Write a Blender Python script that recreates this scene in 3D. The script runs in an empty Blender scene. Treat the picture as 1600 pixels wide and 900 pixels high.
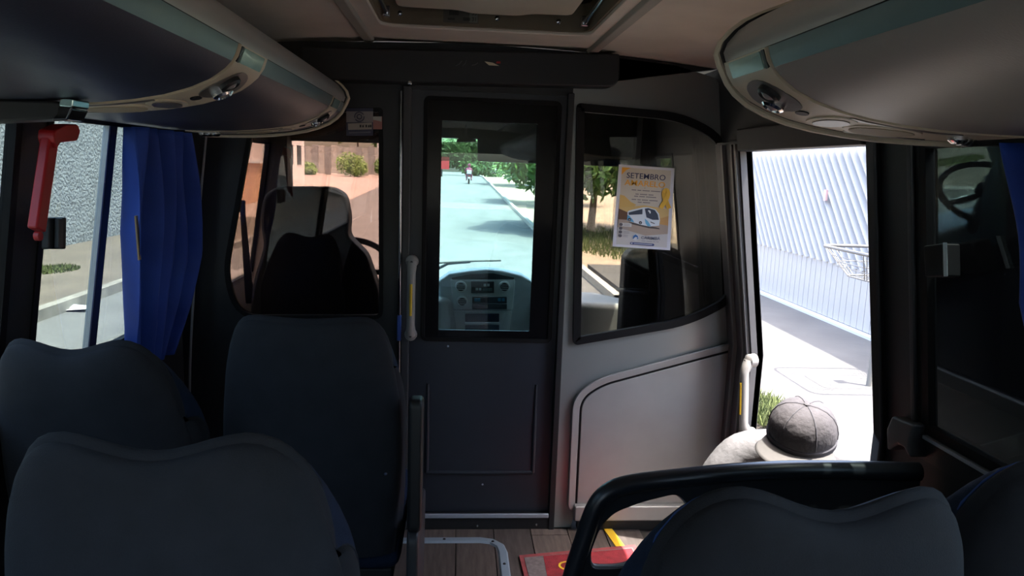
import bpy, bmesh, math, random
from mathutils import Vector, Matrix
random.seed(7)
S = bpy.context.scene
COL = S.collection
# ------------------------------------------------------------------ camera
F = 1120.0                      # focal length in pixels of the 1600 wide frame
CAM = Vector((0, 0, 1.44))
d_ = Vector(((715 - 800) / F, -(260 - 450) / F, -1)).normalized()
u_ = Vector((math.sin(.022), math.cos(.022), 0))
u_ = (u_ - d_ * u_.dot(d_)).normalized()
r_ = d_.cross(u_)
MC = Matrix((r_, d_, u_))       # camera axes -> bus axes (X right, Y forward, Z up)
cd = bpy.data.cameras.new('camera'); cam = bpy.data.objects.new('camera', cd); COL.objects.link(cam)
cd.sensor_width = 36; cd.lens = 36 * F / 1600; cd.clip_start = .02; cd.clip_end = 500
cam.matrix_world = Matrix.Translation(CAM) @ MC.to_4x4()
S.camera = cam
# ------------------------------------------------------------------ light
SUN_DIR = Vector((.225, -.12, .96)).normalized()
w = bpy.data.worlds.new('sky'); S.world = w; w.use_nodes = True
nt = w.node_tree; bg = nt.nodes['Background']
sky = nt.nodes.new('ShaderNodeTexSky'); sky.sky_type = 'NISHITA'; sky.sun_disc = False
sky.sun_elevation = math.asin(SUN_DIR.z); sky.sun_rotation = math.atan2(SUN_DIR.x, SUN_DIR.y)
sky.air_density = 1.0; sky.dust_density = 4.0
nt.links.new(sky.outputs[0], bg.inputs[0]); bg.inputs[1].default_value = .24
sl = bpy.data.lights.new('sun', 'SUN'); sl.energy = 2.9; sl.angle = .009; sl.color = (1, .95, .87)
so = bpy.data.objects.new('sun', sl); COL.objects.link(so)
so.rotation_euler = SUN_DIR.to_track_quat('Z', 'Y').to_euler()
S.view_settings.view_transform = 'Standard'; S.view_settings.look = 'None'
S.view_settings.exposure = 3.05; S.view_settings.gamma = 1; S.view_settings.use_curve_mapping = False
S.cycles.max_bounces = 14; S.cycles.transparent_max_bounces = 24; S.cycles.diffuse_bounces = 6
S.cycles.glossy_bounces = 5; S.cycles.sample_clamp_indirect = 4.0
S.cycles.caustics_reflective = False; S.cycles.caustics_refractive = False

def ray(x, y): return MC @ Vector(((x - 800) / F, -(y - 450) / F, -1))
def at(x, y, Y):
    v = ray(x, y); return CAM + v * (Y / v.y)
def atX(x, y, X):
    v = ray(x, y); return CAM + v * (X / v.x)
def atZ(x, y, Z):
    v = ray(x, y); return CAM + v * ((Z - CAM.z) / v.z)

# ------------------------------------------------------------------ materials
MATS = {}
def mat(name, col, rough=.6, metal=0, var=0, vscale=8, bump=0, bscale=60, spec=.5, emit=None, stretch=None, coat=0):
    if name in MATS: return MATS[name]
    m = bpy.data.materials.new(name); m.use_nodes = True; MATS[name] = m
    t = m.node_tree; b = t.nodes['Principled BSDF']
    b.inputs['Base Color'].default_value = (*col, 1); b.inputs['Roughness'].default_value = rough
    b.inputs['Metallic'].default_value = metal; b.inputs['Specular IOR Level'].default_value = spec
    b.inputs['Coat Weight'].default_value = coat
    tc = t.nodes.new('ShaderNodeTexCoord'); mp = t.nodes.new('ShaderNodeMapping')
    t.links.new(tc.outputs['Object'], mp.inputs[0])
    if stretch: mp.inputs['Scale'].default_value = stretch
    if var:
        n = t.nodes.new('ShaderNodeTexNoise'); n.inputs['Scale'].default_value = vscale; n.inputs['Detail'].default_value = 5
        r = t.nodes.new('ShaderNodeValToRGB')
        r.color_ramp.elements[0].position = .3; r.color_ramp.elements[1].position = .7
        r.color_ramp.elements[0].color = (*[max(0, c * (1 - var)) for c in col], 1)
        r.color_ramp.elements[1].color = (*[min(1, c * (1 + var)) for c in col], 1)
        t.links.new(mp.outputs[0], n.inputs['Vector']); t.links.new(n.outputs[0], r.inputs[0])
        t.links.new(r.outputs[0], b.inputs['Base Color'])
    if bump:
        n = t.nodes.new('ShaderNodeTexNoise'); n.inputs['Scale'].default_value = bscale; n.inputs['Detail'].default_value = 4
        bp = t.nodes.new('ShaderNodeBump'); bp.inputs['Strength'].default_value = bump; bp.inputs['Distance'].default_value = .12 if name.startswith('rough') else .02
        t.links.new(mp.outputs[0], n.inputs['Vector']); t.links.new(n.outputs[0], bp.inputs['Height'])
        t.links.new(bp.outputs[0], b.inputs['Normal'])
    if emit:
        b.inputs['Emission Color'].default_value = (*emit[:3], 1); b.inputs['Emission Strength'].default_value = emit[3]
    return m
def glass(name, tint, ior=1.5):
    if name in MATS: return MATS[name]
    m = bpy.data.materials.new(name); m.use_nodes = True; MATS[name] = m
    t = m.node_tree; t.nodes.remove(t.nodes['Principled BSDF']); out = t.nodes['Material Output']
    tr = t.nodes.new('ShaderNodeBsdfTransparent'); tr.inputs[0].default_value = (*tint, 1)
    gl = t.nodes.new('ShaderNodeBsdfGlossy'); gl.inputs['Roughness'].default_value = .01
    # Schlick reflectance from the view angle, the same from both faces of the thin pane
    lw = t.nodes.new('ShaderNodeLayerWeight'); lw.inputs[0].default_value = .5
    pw_ = t.nodes.new('ShaderNodeMath'); pw_.operation = 'POWER'; pw_.inputs[1].default_value = 5
    f0 = ((ior - 1) / (ior + 1)) ** 2 * 1.6
    ma = t.nodes.new('ShaderNodeMath'); ma.operation = 'MULTIPLY_ADD'; ma.inputs[1].default_value = 1 - f0; ma.inputs[2].default_value = f0
    mx = t.nodes.new('ShaderNodeMixShader')
    t.links.new(lw.outputs['Facing'], pw_.inputs[0]); t.links.new(pw_.outputs[0], ma.inputs[0])
    t.links.new(ma.outputs[0], mx.inputs[0]); t.links.new(tr.outputs[0], mx.inputs[1]); t.links.new(gl.outputs[0], mx.inputs[2])
    t.links.new(mx.outputs[0], out.inputs[0])
    return m
BLACK = mat('black_plastic', (.009, .010, .012), .5)
RUBBER = mat('black_rubber', (.004, .004, .005), .6, spec=.2)
DARK = mat('charcoal_plastic', (.03, .032, .037), .45, var=.08, bump=.05, bscale=300)
DOORM = mat('slate_door_paint', (.018, .022, .031), .38, var=.06)
SILVER = mat('grey_satin_panel', (.29, .305, .30), .34, metal=.5, var=.05, vscale=3)
SILVER2 = mat('light_grey_panel', (.31, .31, .305), .42, metal=.3, var=.10, vscale=4)
TUBE = mat('silver_grey_profile', (.46, .46, .44), .38, metal=.3)
CREAM = mat('cream_plastic', (.66, .60, .47), .5, var=.04)
CEIL = mat('ceiling_vinyl', (.78, .71, .62), .75, var=.05, bump=.05, bscale=200)
FLAPR = mat('door_lit_vinyl_flap', (.30, .285, .265), .45, var=.10, vscale=3, bump=.04, bscale=250)  # door light put into the colour of the entrance-side flap vinyl
FLAP = mat('navy_vinyl_flap', (.034, .043, .07), .42, var=.10, vscale=3, bump=.04, bscale=250)
TEAL = mat('blue_green_band', (.12, .19, .20), .35, var=.06)
CHROME = mat('chrome', (.75, .76, .78), .15, metal=1)
ALU = mat('brushed_aluminium', (.42, .47, .53), .42, metal=.5)
SEATB = mat('seat_back_charcoal', (.018, .021, .029), .85, var=.12, vscale=20, bump=.15, bscale=500, spec=.3)
SEATF = mat('seat_front_blue', (.013, .024, .055), .9, var=.2, vscale=30, bump=.2, bscale=400, spec=.2)
PIPE = mat('blue_piping', (.02, .07, .28), .6)
CURT = mat('royal_blue_curtain', (.014, .06, .36), .7, var=.12, vscale=10, bump=.1, bscale=400)
REDP = mat('red_plastic', (.42, .015, .02), .4)
YEL = mat('yellow_strip', (.75, .47, .03), .5)
GREYH = mat('handle_grey', (.26, .25, .24), .45)
GL_BUS = glass('tinted_window_glass', (.48, .53, .52))
GL_REAR = glass('rear_window_glass', (.85, .88, .88))  # left untinted on the unseen rear windows to let more light in
GL_DOOR = glass('blue_green_glass', (.56, .70, .69))
GL_WARM = glass('rose_tinted_glass', (.50, .40, .355))
GL_CLEAR = glass('clear_glass', (.88, .92, .90))
GL_RIGHT = glass('partition_glass', (.56, .53, .49))
WHITE = mat('white_paint', (.75, .75, .74), .6)

# ------------------------------------------------------------------ mesh helpers
class MB:
    def __init__(s): s.v = []; s.f = []
    def add(s, vs, fs):
        o = len(s.v); s.v += [tuple(p) for p in vs]; s.f += [tuple(i + o for i in f) for f in fs]; return s
    def box(s, c, d, R=None):
        c = Vector(c); h = Vector(d) / 2
        vs = []
        for z in (-1, 1):
            for x, y in ((-1, -1), (1, -1), (1, 1), (-1, 1)):
                p = Vector((x * h.x, y * h.y, z * h.z))
                if R: p = R @ p
                vs.append(c + p)
        return s.add(vs, [(3, 2, 1, 0), (4, 5, 6, 7), (0, 1, 5, 4), (1, 2, 6, 5), (2, 3, 7, 6), (3, 0, 4, 7)])
    def b2(s, a, b): return s.box([(a[i] + b[i]) / 2 for i in range(3)], [abs(b[i] - a[i]) for i in range(3)])
    def hexa(s, p): return s.add(p, [(3, 2, 1, 0), (4, 5, 6, 7), (0, 1, 5, 4), (1, 2, 6, 5), (2, 3, 7, 6), (3, 0, 4, 7)])
    def tube(s, pts, r, n=12, closed=False, sy=1.0):
        pts = [Vector(p) for p in pts]; N = len(pts); rs = r if isinstance(r, (list, tuple)) else [r] * N
        ref = None; vs = []
        for i, p in enumerate(pts):
            if closed: t = pts[(i + 1) % N] - pts[i - 1]
            else: t = pts[min(i + 1, N - 1)] - pts[max(i - 1, 0)]
            t.normalize()
            if ref is None: ref = t.orthogonal().normalized()
            ref = (ref - t * ref.dot(t)).normalized(); q = t.cross(ref)
            for k in range(n):
                a = 2 * math.pi * k / n
                vs.append(p + ref * (math.cos(a) * rs[i]) + q * (math.sin(a) * rs[i] * sy))
        fs = []
        for i in range(N if closed else N - 1):
            j = (i + 1) % N
            for k in range(n):
                k2 = (k + 1) % n
                fs.append((i * n + k, i * n + k2, j * n + k2, j * n + k))
        if not closed:
            fs.append(tuple(range(n - 1, -1, -1))); fs.append(tuple((N - 1) * n + k for k in range(n)))
        return s.add(vs, fs)
    def prism(s, outline, vec):
        """outline: list of 3D points (planar), extruded by vec"""
        vec = Vector(vec); n = len(outline); o = [Vector(p) for p in outline]
        vs = o + [p + vec for p in o]
        fs = [tuple(range(n)), tuple(range(2 * n - 1, n - 1, -1))]
        for i in range(n):
            j = (i + 1) % n; fs.append((j, i, i + n, j + n))
        return s.add(vs, fs)
    def ring(s, outer, inner, vec):
        """frame between two closed loops with the same count, extruded by vec"""
        vec = Vector(vec); n = len(outer); O = [Vector(p) for p in outer]; I = [Vector(p) for p in inner]
        vs = O + I + [p + vec for p in O] + [p + vec for p in I]; fs = []
        for i in range(n):
            j = (i + 1) % n
            fs += [(i, j, n + j, n + i), (2 * n + j, 2 * n + i, 3 * n + i, 3 * n + j), (j, i, 2 * n + i, 2 * n + j), (n + i, n + j, 3 * n + j, 3 * n + i)]
        return s.add(vs, fs)
    def lathe(s, prof, c, ax=(0, 0, 1), n=24):
        ax = Vector(ax).normalized(); e = ax.orthogonal().normalized(); q = ax.cross(e); c = Vector(c); vs = []
        for (r, h) in prof:
            for k in range(n):
                a = 2 * math.pi * k / n; vs.append(c + ax * h + e * (math.cos(a) * r) + q * (math.sin(a) * r))
        fs = []
        for i in range(len(prof) - 1):
            for k in range(n):
                k2 = (k + 1) % n; fs.append((i * n + k, i * n + k2, (i + 1) * n + k2, (i + 1) * n + k))
        fs.append(tuple(range(n - 1, -1, -1))); fs.append(tuple((len(prof) - 1) * n + k for k in range(n)))
        return s.add(vs, fs)
    def grid(s, fn, nu, nv, closed_u=False):
        vs = [fn(i / nu, j / nv) for j in range(nv + 1) for i in range(nu + 1)]
        fs = [(j * (nu + 1) + i, j * (nu + 1) + i + 1, (j + 1) * (nu + 1) + i + 1, (j + 1) * (nu + 1) + i) for j in range(nv) for i in range(nu)]
        return s.add(vs, fs)
    def build(s, name, m, parent=None, smooth=False, bevel=0, bseg=2, sub=0, solid=0, origin=None, fix=True):
        me = bpy.data.meshes.new(name); me.from_pydata(s.v, [], s.f)
        bm = bmesh.new(); bm.from_mesh(me)
        if fix: bmesh.ops.remove_doubles(bm, verts=bm.verts, dist=1e-5); bmesh.ops.recalc_face_normals(bm, faces=bm.faces)
        if smooth:
            for f in bm.faces: f.smooth = True
            for e in bm.edges:
                if len(e.link_faces) == 2 and e.calc_face_angle(0) > .7: e.smooth = False
        if origin is not None: bmesh.ops.translate(bm, verts=bm.verts, vec=-Vector(origin))
        bm.to_mesh(me); bm.free()
        me.materials.append(m)
        o = bpy.data.objects.new(name, me); COL.objects.link(o)
        if origin is not None: o.location = origin
        if bevel:
            b = o.modifiers.new('bevel', 'BEVEL'); b.width = bevel; b.segments = bseg; b.limit_method = 'ANGLE'; b.angle_limit = .6
            if bseg > 1:
                for p in me.polygons: p.use_smooth = True
                b.harden_normals = True
        if solid:
            b = o.modifiers.new('solid', 'SOLIDIFY'); b.thickness = solid; b.offset = 0
        if sub:
            b = o.modifiers.new('sub', 'SUBSURF'); b.levels = sub; b.render_levels = sub
            for p in me.polygons: p.use_smooth = True
        if parent is not None:
            o.parent = parent; o.location = o.location - parent_loc(parent)
        return o
def parent_loc(p):
    v = Vector(p.location)
    while p.parent: p = p.parent; v = v + Vector(p.location)
    return v
def empty(name, loc, label=None, cat=None, group=None, kind=None):
    o = bpy.data.objects.new(name, None); COL.objects.link(o); o.location = loc; o.empty_display_size = .05
    return tag(o, label, cat, group, kind)
def tag(o, label=None, cat=None, group=None, kind=None):
    for k, v in (('label', label), ('category', cat), ('group', group), ('kind', kind)):
        if v: o[k] = v
    return o
def struct(o, label=None, cat=None): return tag(o, label, cat, None, 'structure')
def round_poly(pts, r, n=5):
    """rounds the corners of a polygon of Vectors (r: one radius, or one each)"""
    out = []; N = len(pts); pts = [Vector(p) for p in pts]
    for i, p in enumerate(pts):
        a = pts[i - 1] - p; b = pts[(i + 1) % N] - p
        ri = r[i] if isinstance(r, (list, tuple)) else r
        if ri <= 0:
            for k in range(n + 1): out.append(p + (b.normalized() * 1e-4 * k))
            continue
        t = min(ri, a.length * .48, b.length * .48)
        p0 = p + a.normalized() * t; p1 = p + b.normalized() * t
        for k in range(n + 1):
            q = k / n; out.append(p0 * (1 - q) ** 2 + p * (2 * q * (1 - q)) + p1 * q ** 2)
    return out
def inset(pts, d):
    """shrinks a closed planar loop lying in a constant-Y plane"""
    N = len(pts); c = sum(pts, Vector()) / N; out = []
    for i, p in enumerate(pts):
        t = (pts[(i + 1) % N] - pts[i - 1]).normalized(); n = Vector((-t.z, 0, t.x))
        if n.dot(c - p) < 0: n = -n
        out.append(p + n * d)
    return out
def smooth_path(p, it=2):
    for _ in range(it):
        q = [p[0]]
        for a, b in zip(p[:-1], p[1:]): q += [a * .75 + b * .25, a * .25 + b * .75]
        p = q + [p[-1]]
    return p
def text(name, body, loc, size, m, parent, rot=None, align='CENTER', extrude=.0004, sx=1, bold=.0):
    cu = bpy.data.curves.new(name, 'FONT'); cu.body = body; cu.size = size; cu.extrude = extrude
    cu.offset = size * bold; cu.align_x = align; cu.align_y = 'CENTER'; cu.resolution_u = 3
    o = bpy.data.objects.new(name, cu); COL.objects.link(o)
    me = bpy.data.meshes.new_from_object(o.evaluated_get(bpy.context.evaluated_depsgraph_get()))
    bpy.data.objects.remove(o); me.materials.append(m)
    o = bpy.data.objects.new(name, me); COL.objects.link(o)
    o.rotation_euler = rot or (math.pi / 2, 0, 0); o.scale = (sx, 1, 1)
    o.parent = parent; o.location = Vector(loc) - parent_loc(parent)
    return o

# ================================================================== BUS SHELL
XC = .045
def hw(z): return .95 + (1.53 - max(z, .80)) * .15 if z <= 1.53 else .95 - (z - 1.53) * .12
def zc(hx): return 1.882 - .05 * (hx / .9) ** 2
YB, YF = -3.2, 4.1            # rear wall, windscreen foot
YP = 2.70                     # partition face
def side_block(mb, s, y0, y1, z0, z1, th=.022, inn=0):
    zs = [z0] + [z for z in (.8, 1.53) if z0 < z < z1] + [z1]
    for a, b in zip(zs[:-1], zs[1:]):
        P = []
        for z in (a, b):
            xi = XC + s * (hw(z) - inn); xo = XC + s * (hw(z) + th)
            P += [(xi, y0, z), (xo, y0, z), (xo, y1, z), (xi, y1, z)]
        mb.hexa(P)
ZS, ZT = .87, 1.535            # window sill and head
LINING = mat('dark_wall_lining', (.013, .014, .016), .5, var=.08, bump=.05, bscale=250)
LWIN = [(-2.75, -1.5), (-1.40, .02), (.14, 1.605), (1.70, 2.50), (2.92, 3.62)]
RWIN = [(-2.75, -1.5), (-1.40, .02), (.14, 1.51), (3.32, 3.62)]
def side_wall(name, s, wins, door=None, label=''):
    mb = MB()
    ys = [YB] + [e for w_ in wins for e in w_] + [YF - .1]
    if door:
        side_block(mb, s, YB, door[0], -.35, ZS); side_block(mb, s, door[1], YF, -.35, ZS)
    else: side_block(mb, s, YB, YF, -.35, ZS)
    side_block(mb, s, YB, YF - .1, ZT, 1.84)
    for a, b in zip(ys[0::2], ys[1::2]):
        if door and a < door[0] < b:
            side_block(mb, s, a, door[0], ZS, ZT); side_block(mb, s, door[1], b, ZS, ZT)
        else: side_block(mb, s, a, b, ZS, ZT)
    return struct(mb.build(name, LINING), label, 'wall')
DOOR = (1.70, 2.46)
wl = side_wall('wall_left', -1, LWIN, None, 'dark lining of the bus side with the blue curtain')
wr = side_wall('wall_right', 1, RWIN, DOOR, 'dark lining of the bus side with the open entrance')
wi = 0
def bus_window(s, y0, y1, label, divider=None, m=None):
    global wi; wi += 1
    z0, z1 = ZS, ZT
    def q(y, z, o): return (XC + s * (hw(z) + o), y, z)
    root = empty('window_%d' % wi, q((y0 + y1) / 2, z0, 0), label, 'window', kind='structure')
    p = MB(); p.hexa([q(y0, z0, .010), q(y0, z0, .014), q(y1, z0, .014), q(y1, z0, .010), q(y0, z1, .010), q(y0, z1, .014), q(y1, z1, .014), q(y1, z1, .010)])
    p.build('pane', m or GL_BUS, root)
    f = MB(); t = .022
    def bar(ya, yb, za, zb, o0=-.004, o1=.018): f.hexa([q(ya, za, o0), q(ya, za, o1), q(yb, za, o1), q(yb, za, o0), q(ya, zb, o0), q(ya, zb, o1), q(yb, zb, o1), q(yb, zb, o0)])
    bar(y0, y0 + t, z0, z1); bar(y1 - t, y1, z0, z1); bar(y0 + t, y1 - t, z0, z0 + t); bar(y0 + t, y1 - t, z1 - t, z1)
    f.build('window_frame', RUBBER, root)
    if divider:
        f = MB(); bar(divider - .022, divider + .014, z0, z1, .0, .018); f.build('window_divider', BLACK, root)
        f = MB(); bar(divider - .030, divider - .0225, z0, z1, .001, .016); f.build('divider_channel', ALU, root)
    return root
for i, (a, b) in enumerate(LWIN):
    bus_window(-1, a, b, ['rearmost window on the curtain side of the bus', 'second window from the rear on the curtain side', 'window beside the camera on the curtain side',
        'window with the blue curtain and a black divider', 'small side window beside the driver seat'][i], 2.02 if i == 3 else None, GL_CLEAR if i == 4 else GL_REAR if i < 2 else None)
for i, (a, b) in enumerate(RWIN):
    bus_window(1, a, b, ['rearmost window on the entrance side of the bus', 'second window from the rear on the entrance side',
        'window darkened by the open entrance door outside', 'small side window beside the passenger seat in the cab'][i], None, GL_CLEAR if i == 3 else GL_REAR if i < 2 else None)
st = smooth_path([at(322, 214, 2.60), at(312, 320, 2.60), at(303, 450, 2.60), at(297, 556, 2.60), at(296, 640, 2.60)], 1)
struct(MB().tube(st, .0045, 8).build('trim_9', mat('pale_edge_strip', (.20, .20, .20), .4)), 'thin pale strip running down beside the blue curtain', 'trim')
# aluminium sill strips on the right wall
mb = MB(); zz = ZS - .012
mb.hexa([(XC + hw(zz) - .012, .2, zz), (XC + hw(zz) + .01, .2, zz), (XC + hw(zz) + .01, 1.50, zz), (XC + hw(zz) - .012, 1.50, zz),
         (XC + hw(zz) - .012, .2, zz + .008), (XC + hw(zz) + .01, .2, zz + .008), (XC + hw(zz) + .01, 1.50, zz + .008), (XC + hw(zz) - .012, 1.50, zz + .008)])
struct(mb.build('trim_1', ALU), 'thin bright metal strip along the sill of the dark window', 'trim')
# inner lining of the right pillar beside the entrance, with its foot cover
mb = MB()
side_block(mb, 1, 1.655, 1.695, .55, 1.55, 0, .018); side_block(mb, 1, 1.525, 1.545, .8, 1.55, 0, .012)
pl = struct(mb.build('trim_2', DARK, bevel=.006), 'dark ribbed pillar cover beside the entrance doorway', 'trim')
fc = [atX(x, y, 1.06) for x, y in [(1393, 650), (1428, 664), (1420, 690), (1420, 716), (1412, 700), (1402, 694), (1386, 704), (1384, 672)]]
MB().prism(fc, (.05, 0, 0)).build('foot_cover', mat('pillar_grey', (.07, .07, .075), .4), pl, bevel=.006)
# lower door jamb frames of the entrance
jb = MB()
side_block(jb, 1, 2.46, 2.70, -.35, 1.56, .02, .022)
jo = struct(jb.build('trim_3', mat('jamb_grey', (.06, .06, .065), .45, var=.1)), 'grey ribbed jamb of the entrance beside the partition', 'trim')
for k, y in enumerate((2.475, 2.51, 2.60)):
    g = MB(); side_block(g, 1, y, y + .014, -.3, 1.55, -.01, .034); g.build('jamb_rib', mat('rib_grey', (.16, .16, .16), .4), jo)
hd = MB(); side_block(hd, 1, 1.69, 2.47, 1.525, 1.60, .03, .03)
struct(hd.build('trim_4', mat('header_maroon_black', (.030, .027, .030), .5), bevel=.008), 'dark header over the entrance doorway', 'trim')
# floor with entrance well, planks
FL = mat('floor_underlay', (.03, .026, .024), .8)
mb = MB()
for a, b in [((-1.02, YB, -.05), (.80, YP, -.006)), ((.80, YB, -.05), (1.10, 1.72, -.006)), ((.80, 2.46, -.05), (1.10, YP, -.006)), ((-1.02, YP, -.05), (1.10, YF, -.006))]: mb.b2(a, b)
fl = struct(mb.build('floor', FL), 'dark wood-look plank floor of the bus aisle', 'floor')
WOODS = [mat('wood_vinyl_%d' % k, c, .55, var=.35, vscale=7, stretch=(9, 1, 1), bump=.05, bscale=30) for k, c in enumerate([(.085, .066, .058), (.11, .085, .075), (.07, .056, .052)])]
pm = []
for k in range(3):
    m0 = MB().box((0, 0, -.0025), (.146, .896, .007)); pm.append(m0)
pmesh = []
for k in range(3):
    o = pm[k].build('plank', WOODS[k]); pmesh.append(o.data); bpy.data.objects.remove(o)
for c in range(14):
    for rr in range(6):
        x = -.95 + .15 * c; y = -2.2 + .9 * rr + (.31 * c) % .9 - .2
        if x > .72 and 1.2 < y < 2.95: continue
        if y > 2.69 - .45: continue
        o = bpy.data.objects.new('plank', pmesh[random.randrange(3)]); COL.objects.link(o); o.parent = fl; o.location = (x, y, 0)
for c in range(14):                       # short planks cut at the partition
    x = -.95 + .15 * c; last = max(-2.2 + .9 * rr + (.31 * c) % .9 - .2 for rr in range(6) if -2.2 + .9 * rr + (.31 * c) % .9 - .2 <= 2.24) + .45
    if x > .72 or 2.69 - last < .03: continue
    MB().box((x, (last + 2.692) / 2, -.0025), (.146, 2.688 - last, .007)).build('plank', WOODS[(c * 2 + 1) % 3], fl)
# entrance steps
mb = MB(); mb.b2((.80, 1.72, -.28), (.95, 2.46, -.24)); mb.b2((.80, 1.72, -.5), (.81, 2.46, 0)); mb.b2((.80, 1.72, -.52), (1.08, 2.46, -.48))
struct(mb.build('entrance_steps', DARK), 'dark steps of the entrance well below the doorway', 'steps')
# ceiling with hatch opening
HX0, HX1, HY0, HY1 = -.262, .425, 1.55, 2.40
mb = MB()
def cx(x): return zc(x - XC)
def cpanel(xs, y0, y1, m=mb):
    for a, b in zip(xs[:-1], xs[1:]):
        m.hexa([(a, y0, cx(a)), (b, y0, cx(b)), (b, y1, cx(b)), (a, y1, cx(a)), (a, y0, cx(a) + .16), (b, y0, cx(b) + .16), (b, y1, cx(b) + .16), (a, y1, cx(a) + .16)])
xl = [-.90, -.75, -.6, -.45, HX0]; xr = [HX1, .55, .7, .85, .98]; xm = [HX0, -.1, .08, .25, HX1]
cpanel(xl, YB, YP); cpanel(xr, YB, YP); cpanel(xm, YB, HY0); cpanel(xm, HY1, YP); cpanel(xl[:-1] + xm + xr[1:], YP, YF - .2)
struct(mb.build('ceiling', CEIL), 'beige vinyl ceiling of the bus around the roof hatch', 'ceiling')
for k, x in enumerate((-.322, .476)):
    mb = MB(); z = cx(x)
    mb.prism([(x - .022, YB, z + .002), (x - .015, YB, z - .013), (x + .015, YB, z - .013), (x + .022, YB, z + .002)], (0, 2.675 - YB, 0))
    struct(mb.build('trim_%d' % (5 + k), mat('ceiling_profile', (.42, .40, .35), .5), bevel=.003),
           ['ceiling profile strip on the curtain side of the hatch', 'ceiling profile strip on the entrance side of the hatch'][k], 'trim')
mb = MB(); mb.b2((-1.0, YB - .05, -.3), (1.1, YB, .95)); mb.b2((-1.0, YB - .05, 1.60), (1.1, YB, 1.9)); mb.b2((-1.0, YB - .05, .95), (-.75, YB, 1.6)); mb.b2((.84, YB - .05, .95), (1.1, YB, 1.6))
struct(mb.build('wall_rear', CEIL), 'unseen rear end of the bus, made beige to bounce light', 'wall')  # unseen wall given the pale ceiling vinyl to bounce light forward
struct(MB().b2((-.75, YB - .03, .95), (.84, YB - .026, 1.6)).build('window_20', GL_REAR), 'wide unseen rear window added to let light into the bus', 'window')  # unseen rear glazing, added to brighten the interior

# ---- roof hatch
ht = empty('roof_hatch', ((HX0 + HX1) / 2, (HY0 + HY1) / 2, 1.88), 'beige roof hatch with recessed frame, handle panel and metal hinge arms', 'roof hatch')
HB = mat('hatch_brown_frame', (.20, .155, .10), .5, var=.06)
def rect(x0, x1, y0, y1, z): return [Vector(p) for p in ((x0, y0, z), (x1, y0, z), (x1, y1, z), (x0, y1, z))]
mb = MB(); a = round_poly(rect(HX0 - .045, HX1 + .045, HY0 - .1, 2.64, 1.872), .05); b = round_poly(rect(HX0 + .012, HX1 - .012, HY0 + .05, 2.385, 1.866), .06)
mb.ring(a, b, (0, 0, .02)); mb.build('hatch_trim_ring', CEIL, ht, bevel=.006)
mb = MB(); c1 = round_poly(rect(HX0 + .008, HX1 - .008, HY0 + .046, 2.389, 1.876), .06); c2 = round_poly(rect(HX0 + .02, HX1 - .02, HY0 + .06, 2.372, 1.876), .055)
mb.ring(c1, c2, (0, 0, .085)); mb.build('hatch_well', HB, ht, smooth=True)
mb = MB(); mb.prism([p + Vector((0, 0, .085)) for p in c1], (0, 0, .01)); mb.build('hatch_lid', BLACK, ht)
pn = round_poly([Vector(p) for p in ((HX0 + .07, HY0 + .12, 1.905), (HX1 - .085, HY0 + .12, 1.905), (HX1 - .085, 2.28, 1.905), (.22, 2.285, 1.905), (.18, 2.325, 1.905), (.03, 2.325, 1.905), (-.01, 2.285, 1.905), (HX0 + .07, 2.28, 1.905))], .03)
MB().prism(pn, (0, 0, .028)).build('handle_panel', CREAM, ht, bevel=.008, bseg=3)
for x in (-.19, .115, .31):
    MB().lathe([(.008, 0), (.008, .003), (.004, .006)], (x, 2.372, 1.905), (0, -1, 0), 14).build('screw', CHROME, ht, smooth=True)
for s_, x in ((-1, HX0 + .035), (1, HX1 - .04)):
    g = MB(); g.tube([(x, 2.33, 1.895), (x + s_ * .012, 2.2, 1.915), (x + s_ * .014, 2.0, 1.93)], .009, 10); g.box((x, 2.335, 1.9), (.022, .04, .03)); g.build('hinge_arm', CHROME, ht, bevel=.002)
pl = MB().box((0, 2.369, 1.906), (.11, .003, .042)).build('maker_plate', mat('plate_brown', (.11, .10, .08), .5), ht)
for k, (x, z, w_, h_) in enumerate([(-.022, 1.914, .03, .014), (.018, 1.897, .022, .010), (-.03, 1.895, .022, .006)]):
    MB().box((x, 2.3665, z), (w_, .002, h_)).build('plate_print', mat('plate_dark', (.04, .035, .03), .6), pl)
PT = mat('plate_text', (.02, .02, .02), .6)
MB().box((.04, 2.3665, 1.906), (.026, .002, .036)).build('plate_field', mat('plate_pale', (.22, .23, .19), .6), pl)
text('plate_number', '33', (.042, 2.365, 1.915), .017, PT, pl); text('plate_number', '31', (.042, 2.365, 1.897), .017, PT, pl)

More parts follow.
